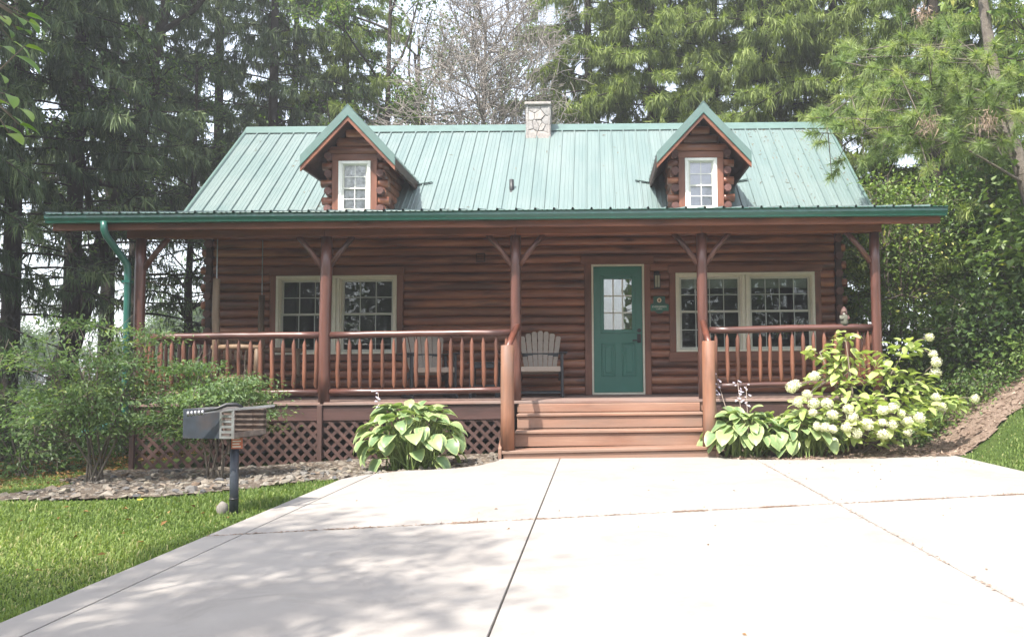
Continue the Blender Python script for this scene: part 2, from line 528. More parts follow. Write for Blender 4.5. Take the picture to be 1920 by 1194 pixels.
# driveway: slabs cast between joints, 8 mm open joints with a dark bed below
DL, DR = -2.46, 4.2
crossY = lambda x: 4.93+(x+2.46)*(1.52/6.66)
edge_back = [(-2.46, 7.55), (-2.3, 7.85), (-1.99, 8.13), (-1.72, 8.2), (-1.48, 8.3), (-1.28, 8.52), (-1.14, 8.9), (-1.12, 9.2), (1.47, 9.2), (1.54, 9.02), (1.68, 8.88), (2.3, 8.80), (3.2, 8.92), (4.2, 9.12)]
drive_poly = [(DL, -6)]+edge_back+[(DR, -6)]
def clip_poly(poly, a, b, c):
    """keep a*x+b*y<=c"""
    out = []
    for i in range(len(poly)):
        p, q = poly[i], poly[(i+1) % len(poly)]
        dp, dq = a*p[0]+b*p[1]-c, a*q[0]+b*q[1]-c
        if dp <= 0: out.append(p)
        if (dp < 0 < dq) or (dq < 0 < dp):
            t = dp/(dp-dq); out.append((p[0]+(q[0]-p[0])*t, p[1]+(q[1]-p[1])*t))
    return out
drive = MB()
drive.extrude([(x, y, 0) for x, y in drive_poly], (0, 0, -.16), (0, 0, -.018))
dark_joint = plain('joint_grit', (.12, .095, .075), .95, var=.4, scale=30)
driveway = drive.build('driveway', dark_joint); tag(driveway, kind='structure')
slope = 1.52/6.66
g = .0035
def slab(x0, x1, lo, hi):
    p = list(drive_poly)
    p = clip_poly(p, -1, 0, -(x0+g)); p = clip_poly(p, 1, 0, x1-g)
    if lo is not None: p = clip_poly(p, slope, -1, -(4.93+2.46*slope+lo+g))
    if hi is not None: p = clip_poly(p, -slope, 1, 4.93+2.46*slope+hi-g)
    if len(p) < 3: return
    m = MB()
    # eased top edge
    c = (sum(a for a, _ in p)/len(p), sum(b for _, b in p)/len(p))
    def ins(q, d):
        dx, dy = q[0]-c[0], q[1]-c[1]; L = hypot(dx, dy); return (q[0]-dx/L*d, q[1]-dy/L*d)
    low = [(x, y, -.12) for x, y in p]; mid = [(x, y, -.006) for x, y in p]; top = [(*ins(q, .007), 0) for q in p]
    n = len(p)
    m.v += low+mid+top
    for k in range(n):
        k2 = (k+1) % n
        m.f += [(k, k2, n+k2, n+k), (n+k, n+k2, 2*n+k2, 2*n+k)]; m.sm += [False, False]
    m.f.append(tuple(2*n+k for k in range(n))); m.sm.append(False)
    return m.build('concrete_slab', M['concrete'], driveway)
for (x0, x1) in ((DL-.01, -2.25), (-2.25, -.42), (-.42, 1.82), (1.82, DR+.01)):
    for lo, hi in ((None, -4.6), (-4.6, 0), (0, None)):
        slab(x0, x1, lo, hi)

rock_poly = [(-5.15, 6.55), (-4.4, 6.62), (-3.7, 6.85), (-3.1, 7.15), (-2.72, 7.5), (-2.5, 7.62), (-2.34, 7.86), (-2.0, 8.14), (-1.72, 8.2), (-1.48, 8.3), (-1.28, 8.52), (-1.14, 8.9), (-1.12, 9.95), (-6.3, 9.95), (-6.2, 9.0), (-5.2, 7.9), (-5.3, 7.0)]
rock_bed = patch('rock_bed', rock_poly, .012, M['dirt'], .07, .02)
mulch_poly = [(1.48, 9.05), (1.6, 8.9), (2.3, 8.78), (3.3, 8.9), (4.2, 9.08), (4.7, 9.2), (5.3, 9.45), (6.5, 10.2), (8.5, 11.2), (9.5, 12.5), (4.0, 13), (3.7, 9.9), (1.48, 9.9)]
mulch_bed = patch('mulch_bed', mulch_poly, .014, M['mulch'], .08, .03)

# ------------------------------------------------------------------ the cabin
cabin = thing('log_cabin', 'red brown log cabin with green metal roof, two dormers and a full width front porch', 'cabin', (-1.1, 12.2, 0))
OFF = Matrix.Translation((1.1, -12.2, 0))     # parts are modelled in world coordinates
class PB(MB):
    def build(s, name, mat, parent=None, fix=True):
        o = MB.build(s, name, mat, None, fix)
        if parent is cabin: o.parent = cabin; o.matrix_parent_inverse = OFF
        elif parent is not None: o.parent = parent
        return o
def put(o, parent):
    o.parent = parent
    if parent is cabin: o.matrix_parent_inverse = OFF
    return o

DECK_Z = .65; WX0, WX1 = -6.08, 3.86; WY = 12.2
LH = .138; NLOG = 20; LZ0 = .66
def ridge_z(y): return 5.70-.94*abs(14.6-y)

# foundation, floor, rooms
PB().box(WX0+.05, WX1-.05, 12.25, 16.95, -.6, .55).build('foundation', M['foundation'], cabin)  # unseen base block, added to keep light out behind the lattice
fw_ = PB()
openings = [(-5.09, -3.03, 1.25, 2.63), (1.20, 3.55, 1.22, 2.62), (-.13, .86, .5, 2.77)]
# backing wall with openings
xsplit = sorted({WX0+.04, WX1-.04, *[o[0] for o in openings], *[o[1] for o in openings]})
for a, b in zip(xsplit[:-1], xsplit[1:]):
    op = [o for o in openings if o[0] <= (a+b)/2 <= o[1]]
    if not op: fw_.box(a, b, WY, WY+.12, .5, 3.44)
    else:
        o = op[0]
        if o[2] > .55: fw_.box(a, b, WY, WY+.12, .5, o[2])
        fw_.box(a, b, WY, WY+.12, o[3], 3.44)
front_wall = fw_.build('front_wall', M['dark_wood'], cabin)
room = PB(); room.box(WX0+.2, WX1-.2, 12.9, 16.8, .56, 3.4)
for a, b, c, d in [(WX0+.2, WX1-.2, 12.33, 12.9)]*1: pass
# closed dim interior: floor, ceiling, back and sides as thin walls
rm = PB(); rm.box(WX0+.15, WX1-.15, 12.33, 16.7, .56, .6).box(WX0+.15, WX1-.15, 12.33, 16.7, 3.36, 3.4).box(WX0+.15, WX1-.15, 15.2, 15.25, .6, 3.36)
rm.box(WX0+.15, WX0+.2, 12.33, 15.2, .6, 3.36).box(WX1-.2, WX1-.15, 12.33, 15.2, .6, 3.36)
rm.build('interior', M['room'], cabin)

def log_profile(bulge, n=9):
    pr = []
    for k in range(n):
        a = -pi/2+pi*k/(n-1)
        pr.append((-(abs(cos(a))**.6)*bulge, sin(a)*LH*.497))
    return pr
LOGM = {}
def log_mesh(bulge):
    """one metre of log (stretched along x when placed), of slightly uneven girth"""
    key = round(bulge, 3)
    if key not in LOGM:
        rr = random.Random(int(bulge*1e5)); pr = log_profile(1.0, 9); n = len(pr)+2; ns = 14
        V, F = [], []; dz = 0; g_ = 1
        for k in range(ns+1):
            g_ += rr.uniform(-.05, .05); g_ = min(1.1, max(.9, g_)); dz = dz*.7+rr.uniform(-.0022, .0022)
            for y_, z in pr: V.append((k/ns, y_*bulge*g_, z*(.985+.012*g_)+dz*abs(cos(z/LH*pi))))
            V += [(k/ns, .01, LH*.497), (k/ns, .01, -LH*.497)]
        for k in range(ns):
            for j in range(n):
                F.append((k*n+j, k*n+(j+1) % n, (k+1)*n+(j+1) % n, (k+1)*n+j))
        F += [tuple(range(n)), tuple(ns*n+j for j in reversed(range(n)))]
        me = bpy.data.meshes.new('log'); me.from_pydata(V, [], F); me.materials.append(M['log'])
        bm = bmesh.new(); bm.from_mesh(me); bmesh.ops.recalc_face_normals(bm, faces=bm.faces)
        for f in bm.faces: f.smooth = not (abs(f.normal.x) > .9 or f.normal.y > .9)
        bm.to_mesh(me); bm.free(); LOGM[key] = me
    return LOGM[key]
rl = random.Random(4)
for k in range(NLOG):
    zc = LZ0+LH*(k+.5)
    segs = [(WX0+.06, WX1-.06)]
    for o in openings:
        if o[2] < zc < o[3]:
            new = []
            for a, b in segs:
                if o[1] < a or o[0] > b: new.append((a, b)); continue
                if o[0] > a: new.append((a, o[0]))
                if o[1] < b: new.append((o[1], b))
            segs = new
    fin = []
    for a, b in segs:
        if b-a > 3.2 and rl.random() < .75:
            c = a+(b-a)*rl.uniform(.3, .7); fin += [(a, c-.0015), (c+.0015, b)]
        else: fin.append((a, b))
    for a, b in fin:
        o = link('log', log_mesh(rl.choice((.050, .053, .056, .059, .061))), front_wall)
        o.location = (a, WY, zc+rl.uniform(-.0015, .0015)); o.scale = (b-a, 1, 1); o.rotation_euler = (rl.uniform(-.02, .02), rl.uniform(-.0012, .0012)/max(1, (b-a)/3), 0)
# corners: upright board and alternate protruding log ends
for sx, X in ((-1, WX0), (1, WX1)):
    PB().box(X-.05, X+.05, WY-.075, WY+.1, .56, 3.44, .01).build('corner_post', M['dark_wood'], cabin)
    for k in range(NLOG):
        zc = LZ0+LH*(k+.5)
        if k % 2 == 0:
            m = PB(); m.tube([(X+sx*.03, WY-.01, zc), (X+sx*rl.uniform(.10, .13), WY-.01, zc)], .068, 10)
            m.build('log_end', M['log'], front_wall)
        else:
            m = PB(); m.tube([(X, WY+.05, zc), (X, WY-rl.uniform(.10, .13), zc)], .062, 8, ph=pi/8)
            m.build('log_end', M['end_grain'], front_wall)
# side and rear walls of logs
for sx, X in ((-1, WX0+.04), (1, WX1-.04)):
    m = PB(); yy = [(12.33, .5), (16.9, .5), (16.9, 3.4), (14.6, 5.6), (12.33, 3.45)]
    m.extrude([(0, y, z) for y, z in yy], (X-sx*.1, 0, 0), (X, 0, 0))
    sw = m.build('side_wall', M['dark_wood'], cabin)
    for k in range(33):
        zc = LZ0+LH*(k+.5)
        a, b = (12.3, 16.9) if zc < 3.35 else (14.6-(5.62-zc)/.94, 14.6+(5.62-zc)/.94)
        if b-a < .2: continue
        o = link('log', log_mesh(.048), sw); o.location = (X, a if sx > 0 else b, zc); o.scale = (b-a, 1, 1); o.rotation_euler = (0, 0, sx*pi/2)
PB().box(WX0, WX1, 16.85, 16.97, .4, 3.4).build('rear_wall', M['dark_wood'], cabin)

# ---- windows of the front wall
def window(x0, x1, z0, z1, cols, top_c, bot_c, side_c, blind):
    y = WY-.082
    c = PB(); root = c.box(x0-side_c-.02, x1+side_c+.02, y-.002, y+.04, z1, z1+top_c, .006).build('window', M['trim_x'], cabin)
    PB().box(x0-side_c, x0, y, y+.04, z0, z1, .006).build('casing', M['trim_z'], root)
    PB().box(x1, x1+side_c, y, y+.04, z0, z1, .006).build('casing', M['trim_z'], root)
    PB().box(x0-side_c-.02, x1+side_c+.02, y-.006, y+.04, z0-bot_c, z0, .006).build('apron', M['trim_x'], root)
    mid = (x0+x1)/2; f = .045; mh = .045
    fm = PB(); yf = y-.012
    fm.box(x0, x1, yf, yf+.12, z1-f, z1, .006).box(x0, x1, yf-.01, yf+.12, z0, z0+f*.8, .006)
    for a, b in ((x0, x0+f), (mid-mh-.012, mid-.003), (mid+.003, mid+mh+.012), (x1-f, x1)):
        fm.box(a, b, yf+.001, yf+.12, z0+f*.8, z1-f, .006)
    for a, b in ((x0+f, mid-mh-.012), (mid+mh+.012, x1-f)):      # inner stop
        fm.box(a, a+.018, yf+.03, yf+.11, z0+f*.8, z1-f).box(b-.018, b, yf+.03, yf+.11, z0+f*.8, z1-f).box(a+.018, b-.018, yf+.03, yf+.11, z1-f-.018, z1-f)
    fm.build('window_frame', M['cream'], root)
    zm = (z0+z1)/2+.01
    for a, b in ((x0+f+.018, mid-mh-.03), (mid+mh+.03, x1-f-.018)):
        for (l, h_, dy) in ((z0+f*.8, zm+.018, .05), (zm-.018, z1-f-.018, .078)):
            s_ = PB(); t = .032; yy = yf+dy
            s_.box(a, a+t, yy, yy+.026, l, h_, .003).box(b-t, b, yy, yy+.026, l, h_, .003)
            s_.box(a+t, b-t, yy+.001, yy+.025, l, l+t+.006, .003).box(a+t, b-t, yy+.001, yy+.025, h_-t, h_, .003)
            s_.build('sash', M['cream2'], root)
            A, B, L, Hh = a+t, b-t, l+t+.006, h_-t
            gmb = PB()
            for q in range(1, cols):
                xx = A+(B-A)*q/cols; gmb.box(xx-.007, xx+.007, yy+.009, yy+.019, L, Hh)
            zz = (L+Hh)/2; gmb.box(A, B, yy+.0095, yy+.0185, zz-.007, zz+.007)
            gmb.build('grille', M['muntin'], root)
            PB().box(A, B, yy+.020, yy+.024, L, Hh).build('pane', M['glass'], root)
        if blind:
            PB().box(a+.02, b-.02, yf+.16, yf+.2, z1-f-.19, z1-f, .01).build('blind', M['blind'], root)
    return root
window(-5.01, -3.11, 1.32, 2.56, 3, .13, .10, .10, False)
window(1.28, 3.47, 1.31, 2.555, 4, .115, .15, .10, True)

# ---- front door
y = WY-.082
dc = PB(); door_casing = dc.box(-.21, .94, y-.012, y+.05, 2.70, 2.83, .006).build('door_casing', M['trim_x'], cabin)
PB().box(-.155, -.045, y, y+.05, DECK_Z, 2.70, .006).build('casing', M['trim_z'], door_casing)
PB().box(.785, .885, y, y+.05, DECK_Z, 2.70, .006).build('casing', M['trim_z'], door_casing)
fr = PB(); fr.box(-.045, -.015, y-.004, y+.14, DECK_Z+.01, 2.70, .004).box(.755, .785, y-.004, y+.14, DECK_Z+.01, 2.70, .004).box(-.015, .755, y-.003, y+.14, 2.672, 2.70, .004).box(-.04, .78, y-.03, y+.14, DECK_Z+.002, DECK_Z+.035, .004)
fr.build('door_frame', M['cream'], door_casing)
d0, d1, dz0, dz1 = -.012, .752, DECK_Z+.04, 2.668; yd = y+.05
gx0, gx1, gz0, gz1 = .105, .635, 1.625, 2.515
dm = PB()
dm.box(d0, gx0, yd, yd+.045, dz0, dz1).box(gx1, d1, yd, yd+.045, dz0, dz1).box(gx0, gx1, yd, yd+.045, gz1, dz1).box(gx0, gx1, yd, yd+.045, dz0, gz0)
for (a, b, c, d) in ((gx0, gx1, gz0, gz1),):      # raised lite surround
    t = .045; dm.box(a-.01, a+t, yd-.014, yd+.02, c-.01, d+.01, .006).box(b-t, b+.01, yd-.014, yd+.02, c-.01, d+.01, .006).box(a+t, b-t, yd-.0135, yd+.02, d-t, d+.01, .006).box(a+t, b-t, yd-.0135, yd+.02, c-.01, c+t, .006)
for (a, b) in ((.1, .325), (.425, .65)):          # two raised panels below
    c, d = .93, 1.46; t = .028
    dm.box(a, a+t, yd-.012, yd+.01, c, d, .008).box(b-t, b, yd-.012, yd+.01, c, d, .008).box(a+t, b-t, yd-.0115, yd+.01, d-t, d, .008).box(a+t, b-t, yd-.0115, yd+.01, c, c+t, .008)
    dm.box(a+.06, b-.06, yd-.01, yd+.01, c+.06, d-.06, .009)
front_door = dm.build('front_door', M['door'], cabin)
A, B, L, Hh = gx0+.045, gx1-.045, gz0+.045, gz1-.045
PB().box(A, B, yd+.012, yd+.018, L, Hh).build('door_pane', M['door_glass'], front_door)
gm = PB()
for q in (1, 2):
    gm.box(A+(B-A)*q/3-.012, A+(B-A)*q/3+.012, yd-.002, yd+.0115, L, Hh, .003); gm.box(A, B, yd-.0015, yd+.011, L+(Hh-L)*q/3-.011, L+(Hh-L)*q/3+.011, .003)
gm.build('grille', M['white'], front_door)
hd = PB(); hd.box(.668, .728, yd-.02, yd, 1.46, 1.60, .02).tube([(.698, yd-.02, 1.50), (.698, yd-.06, 1.50)], .012, 10).bar((.705, yd-.06, 1.50), (.59, yd-.06, 1.497), .018, .02, .005)
hd.build('lever_handle', M['black'], front_door)
hb = PB(); hb.tube([(.7, yd, 1.655), (.7, yd-.03, 1.655)], .031, 14).tube([(.7, yd-.03, 1.655), (.7, yd-.045, 1.655)], .016, 10); hb.build('deadbolt', M['black'], front_door)

# ---- roofs
RX0, RX1 = -6.62, 4.49
PXL, PXR = -6.84, 4.41
def panel_mesh(width, length, name='roof_panel'):
    prof = []; n = 4; bw = width/n
    for q in range(n):
        x = q*bw
        prof += [(x, .0), (x+.008, .027), (x+.026, .027), (x+.036, 0)]
        for f in (.45, .72): prof += [(x+bw*f-.014, 0), (x+bw*f-.006, .0045), (x+bw*f+.006, .0045), (x+bw*f+.014, 0)]
    prof.append((width, 0)); k = len(prof)
    ns = max(2, int(length/.5))
    V = []; F = []
    for j in range(ns+1):
        for (x, z) in prof: V.append((x, length*j/ns, z))
    for j in range(ns):
        for i in range(k-1): F.append((j*k+i, j*k+i+1, (j+1)*k+i+1, (j+1)*k+i))
    me = bpy.data.meshes.new(name); me.from_pydata(V, [], F); me.materials.append(M['roof']); return me
Y_J = 12.36                                       # where the porch roof meets the main slope
SL = math.atan(.94)
# main roof: sheathing with panels on the front slope, plain metal behind
sh = PB()
sh.extrude([(0, Y_J-.1, ridge_z(Y_J-.1)-.02), (0, 14.6, 5.68), (0, 17.4, ridge_z(17.4)-.02), (0, 17.4, ridge_z(17.4)-.1), (0, 14.6, 5.58), (0, Y_J-.1, ridge_z(Y_J-.1)-.1)], (RX0+.02, 0, 0), (RX1-.02, 0, 0))
main_roof = sh.build('main_roof', M['ridge_trim'], cabin)
npan = 12; pw = (RX1-RX0)/npan; plen = (14.6-Y_J)/cos(SL)
pm = panel_mesh(pw+.004, plen)
rp = random.Random(3)
for q in range(npan):
    o = link('roof_panel', pm, main_roof); o.location = (RX0+q*pw, Y_J, ridge_z(Y_J)-.012+rp.uniform(-.001, .001)); o.rotation_euler = (SL, 0, 0)
rc = PB(); rc.extrude([(0, -.14, -.115), (0, 0, .045), (0, .14, -.115), (0, .14, -.125), (0, 0, .03), (0, -.14, -.125)], (RX0-.02, 14.6, 5.71), (RX1+.02, 14.6, 5.71))
rc.build('ridge_cap', M['ridge_trim'], main_roof)
for X in (RX0, RX1):
    m = PB(); yv = [(Y_J-.2, ridge_z(Y_J-.2)+.035), (14.6, 5.735), (17.4, ridge_z(17.4)+.035), (17.4, ridge_z(17.4)-.14), (14.6, 5.54), (Y_J-.2, ridge_z(Y_J-.2)-.14)]
    m.extrude([(0, a, b) for a, b in yv], (X-.02, 0, 0), (X+.02, 0, 0)); m.build('rake_trim', M['ridge_trim'], main_roof)
# porch roof
PE_Y, PE_Z = 9.56, 3.045
PS = (ridge_z(Y_J)-.015-PE_Z)/(Y_J-PE_Y); PA = math.atan(PS)
ps = PB(); ps.extrude([(0, PE_Y+.03, PE_Z-.03), (0, Y_J, ridge_z(Y_J)-.045), (0, Y_J, ridge_z(Y_J)-.085), (0, PE_Y+.03, PE_Z-.07)], (PXL+.03, 0, 0), (PXR-.03, 0, 0))
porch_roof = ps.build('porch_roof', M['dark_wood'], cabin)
npp = 12; ppw = (PXR-PXL)/npp
ppm = panel_mesh(ppw+.004, (Y_J-PE_Y)/cos(PA)+.05)
for q in range(npp):
    o = link('roof_panel', ppm, porch_roof); o.location = (PXL+q*ppw, PE_Y-.05, PE_Z-.05*PS-.012); o.rotation_euler = (PA, 0, 0)
for q in range(9):                                # rafters under the porch roof
    X = PXL+.15+q*(PXR-PXL-.3)/8
    PB().bar((X, PE_Y+.12, PE_Z-.15), (X, 12.15, PE_Z-.15+PS*2.6), .05, .12).build('rafter', M['dark_wood'], porch_roof)
# fascia, gutter, soffit, beam
PB().box(PXL+.02, PXR-.04, 9.66, 9.70, 2.84, 3.03, .006).build('fascia_board', M['beam'], porch_roof)
gp = [(-.0, .0), (-.115, .0), (-.122, -.012), (-.112, -.02), (-.116, -.055), (-.095, -.09), (-.09, -.112), (0, -.112), (0, -.104), (-.083, -.104), (-.088, -.088), (-.108, -.053), (-.104, -.018), (-.104, -.008), (0, -.008)]
gt = PB(); gt.extrude([(0, a, b) for a, b in gp], (PXL, 9.655, 3.035), (PXR, 9.655, 3.035)); gutter = gt.build('gutter', M['gutter'], cabin)
gm = PB()
for X in (PXL-.003, PXR-.001): gm.extrude([(0, a*1.03, b*1.03) for a, b in gp[:8]], (X, 9.655, 3.036), (X+.004, 9.655, 3.036))
gm.build('gutter_end_cap', M['gutter'], gutter)
PB().box(PXL+.03, PXR-.05, 9.71, 12.14, 2.93, 2.945).build('porch_ceiling', M['dark_wood'], porch_roof) if False else None
for (a, b) in ((-6.05, -3.49), (-3.487, -1.015), (-1.012, 1.395), (1.398, 3.73)):
    PB().box(a, b, 9.93, 10.07, 2.79, 2.935, .008).build('beam', M['beam'], cabin)
ds = PB(); ds.tube([(-6.12, 9.58, 2.94), (-6.12, 9.58, 2.84), (-6.105, 9.61, 2.76), (-6.02, 9.8, 2.52), (-5.99, 9.86, 2.44), (-5.985, 9.87, 2.33), (-5.985, 9.87, .52), (-6.0, 9.86, .45), (-6.06, 9.8, .40), (-6.3, 9.55, .31), (-6.33, 9.52, .30)], [.042]*11, 8, ph=pi/8)
for zz in (2.2, 1.0): ds.box(-6.035, -5.935, 9.825, 9.915, zz, zz+.03)
ds.build('downspout', M['gutter'], cabin)
vp = PB(); vp.tube([(-1.38, 12.9, 3.9), (-1.38, 12.9, 4.26)], .038, 10).tube([(-1.38, 12.9, 4.0), (-1.38, 12.9, 4.06)], [.09, .045], 10); vp.build('vent_pipe', M['black'], main_roof)

# ---- posts, braces
POSTX = [-5.9, -3.49, -1.02, 1.40, 3.65]
for i, X in enumerate(POSTX):
    r_ = [.063, .072, .067, .068, .064][i]
    m = PB(); zs = [DECK_Z-.02, 1.0, 1.5, 2.0, 2.4, 2.79]
    m.tube([(X+rl.uniform(-.004, .004)+(.012 if i == 1 else 0)*(z-1.7), 10.0, z) for z in zs], [r_*rl.uniform(.97, 1.05) for _ in zs], 14)
    post = m.build('porch_post', M['post'], cabin)
    for sd_ in (-1, 1):
        if (i == 0 and sd_ < 0) or (i == 4 and sd_ > 0): continue
        b = PB(); b.tube([(X+sd_*.05, 10.0, 2.40), (X+sd_*.2, 10.0, 2.61), (X+sd_*.36, 10.0, 2.80)], [.037, .034, .036], 10)
        b.build('brace', M['post'], post)

# ---- deck
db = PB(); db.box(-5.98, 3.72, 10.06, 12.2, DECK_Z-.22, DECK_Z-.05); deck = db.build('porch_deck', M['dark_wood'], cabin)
yb = 9.93
while yb < 12.2:
    PB().box(-6.0, 3.74, yb, min(yb+.137, 12.2), DECK_Z-.038, DECK_Z+rl.uniform(-.001, .001), .004).build('deck_board', M['deck'], deck)
    yb += .143
for a, b in ((-5.97, -3.56), (-3.5, -1.10), (1.46, 3.72)):
    PB().box(a, b, 9.955, 9.995, .415, DECK_Z-.04, .004).build('rim_board', M['rim'], deck)
PB().box(-1.0, 1.38, 9.955, 9.995, .5, DECK_Z-.04, .004).build('rim_board', M['step'], deck)
PB().box(-5.97, -5.93, 10.0, 12.2, .415, DECK_Z-.04, .004).build('rim_board', M['rim'], deck)
PB().box(3.68, 3.72, 10.0, 12.2, .415, DECK_Z-.04, .004).build('rim_board', M['rim'], deck)
for X, z0 in ((-5.93, -.4), (-3.53, -.2), (-1.12, -.2), (1.48, -.1), (3.69, -.1)):
    PB().box(X-.032, X+.032, 9.93, 9.97, z0, DECK_Z-.042, .004).build('skirt_post', M['lattice'], deck)
for k, X in enumerate((-5.3, -2.3, .2, 2.7)):
    PB().box(X-.07, X+.07, 10.9, 11.04, -.5, DECK_Z-.2).build('pier', M['dark_wood'], deck)

def lattice(x0, x1, z0l, z0r, z1, y):
    fm = PB(); fm.box(x0, x1, y+.012, y+.03, z1-.03, z1)
    root = fm.build('lattice_panel', M['lattice'], cabin)
    sp = .152; w_ = .04
    for lay, sg in ((0, 1), (1, -1)):
        yy = y+(.002 if lay else .0115)
        Hh = z1-min(z0l, z0r)
        t0 = x0-Hh if sg > 0 else x0
        c = (x0-Hh if sg > 0 else x0)+rl.random()*.03
        end = x1 if sg > 0 else x1+Hh
        while c < end:
            # slat from bottom (c, zb) going up at 45 degrees
            hw = w_/2*sqrt(2)
            zb = min(z0l, z0r)
            poly = [(c-hw, zb), (c+hw, zb), (c+hw+sg*Hh, z1), (c-hw+sg*Hh, z1)]
            p = clip_poly(clip_poly(poly, -1, 0, -x0), 1, 0, x1)
            k = (z0r-z0l)/(x1-x0)
            p = clip_poly(p, k, -1, -(z0l-k*x0)) if len(p) > 2 else []
            if len(p) > 2:
                m = PB(); m.extrude([(a, 0, b) for a, b in p], (0, yy, 0), (0, yy+.0085, 0)); m.build('lattice_slat', M['lattice'], root)
            c += sp
    return root
lattice(-5.9, -3.56, -.24, -.13, .415, 9.965)
lattice(-3.5, -1.15, -.13, -.10, .415, 9.965)
lattice(1.51, 3.66, -.03, .0, .415, 9.965)

# ---- railings
BAL = []
for q in range(5):
    rr = random.Random(q+20); m = MB()
    wob = [rr.uniform(-.004, .004) for _ in range(6)]
    rad = [.013, .0145, .025, .026*rr.uniform(.95, 1.1), .0245, .0235, .011, .006]
    zz = [0, .045, .075, .25, .45, .60, .66, .70]
    m.tube([(wob[min(i, 5)] if 1 < i < 6 else 0, wob[5-min(i, 5)] if 1 < i < 6 else 0, z) for i, z in enumerate(zz)], rad, 9)
    BAL.append(m.mesh('baluster', M['baluster']))
def railing(p, q, zt0, zt1, zb0, zb1, n, mat, skip=()):
    p, q = Vector(p), Vector(q); rr = rl
    pts = []
    for i in range(9):
        t = i/8; a = p.lerp(q, t); pts.append((a.x, a.y+rr.uniform(-.004, .004), zt0+(zt1-zt0)*t+rr.uniform(-.006, .006)))
    m = PB(); m.tube(pts, [.044*rr.uniform(.93, 1.07) for _ in pts], 12); root = m.build('porch_railing', mat, cabin)
    pts = [(a.x, a.y, zb0+(zb1-zb0)*i/6+rr.uniform(-.005, .005)) for i, a in enumerate([p.lerp(q, i/6) for i in range(7)])]
    m = PB(); m.tube(pts, [.037*rr.uniform(.93, 1.07) for _ in pts], 10); m.build('bottom_rail', mat, root)
    for i in range(n):
        t = (i+.62)/n; a = p.lerp(q, t)
        o = link('baluster', BAL[rr.randrange(5)], root)
        zb = zb0+(zb1-zb0)*t; zt = zt0+(zt1-zt0)*t
        o.location = (a.x+rr.uniform(-.008, .008), a.y, zb+.02); o.scale = (rr.uniform(.9, 1.12),)*2+((zt-zb-.05)/.70,)
        o.rotation_euler = (0, rr.uniform(-.012, .012), rr.uniform(0, 6))
railing((-5.84, 10, 0), (-3.555, 10, 0), 1.515, 1.52, .775, .78, 16, M['rail'])
railing((-3.42, 10, 0), (-1.085, 10, 0), 1.515, 1.525, .78, .785, 16, M['rail'])
railing((1.48, 10, 0), (3.59, 10, 0), 1.535, 1.56, .815, .84, 15, M['rail'])
railing((-5.9, 10.08, 0), (-5.9, 12.1, 0), 1.515, 1.515, .775, .775, 13, M['rail_y'])
railing((3.65, 10.08, 0), (3.65, 12.1, 0), 1.56, 1.56, .84, .84, 13, M['rail_y'])

# ---- steps
sm_ = PB()
for X in (-.94, .2, 1.30):     # carriages
    sm_.extrude([(0, 9.2, -.05), (0, 9.2, .06), (0, 9.46, .06), (0, 9.46, .26), (0, 9.74, .26), (0, 9.74, .45), (0, 9.95, .45), (0, 9.95, -.05)], (X-.02, 0, 0), (X+.02, 0, 0))
steps = sm_.build('porch_steps', M['dark_wood'], cabin)
def stepboard(name, x0, x1, y0, y1, z0, z1, tilt=0):
    Mx = Matrix.Translation(((x0+x1)/2, y0, z1)) @ Matrix.Rotation(-tilt, 4, 'Y')
    PB().box(-(x1-x0)/2, (x1-x0)/2, 0, y1-y0, -(z1-z0), 0, .007, Mx).build(name, M['step'], steps)
stepboard('tread', -1.11, 1.46, 9.13, 9.285, .070, .108, .012)
stepboard('tread', -1.11, 1.46, 9.29, 9.45, .070, .108, .012)
stepboard('riser', -1.09, 1.44, 9.155, 9.19, -.03, .068, .008)
for (yf, z, zb) in ((9.44, .305, .112), (9.72, .495, .31)):
    stepboard('tread', -.985, 1.345, yf-.025, yf+.12, z-.036, z, .002)
    stepboard('tread', -.985, 1.345, yf+.125, yf+.27, z-.036, z, .002)
    stepboard('riser', -.98, 1.34, yf, yf+.035, zb, z-.038, .001)
stepboard('riser', -.98, 1.34, 9.915, 9.95, .50, .608, .001)
for X in (-1.125, 1.43):       # sloping skirt boards
    m = PB(); m.extrude([(0, 9.12, -.06), (0, 9.12, .12), (0, 9.95, .60), (0, 9.95, -.06)], (X-.018, 0, 0), (X+.018, 0, 0)); m.build('skirt_board', M['step'], steps)
for X, zt, zb in ((-1.045, 1.335, .10), (1.352, 1.365, .115)):
    m = PB(); m.tube([(X, 9.21, zb), (X+.003, 9.21, .5), (X, 9.21, .9), (X+.004, 9.21, zt-.008), (X+.004, 9.21, zt)], [.086, .081, .079, .078, .070], 16); m.build('newel_post', M['newel'], steps)
    sx = X+.035 if X < 0 else X+.03
    m = PB(); m.tube([(X+.01, 9.215, zt-.03), (X+.02, 9.5, zt+.09), ((-1.0 if X < 0 else 1.395), 9.97, zt+.27)], [.034, .042, .043], 12); m.build('handrail', M['rail_y'], steps)

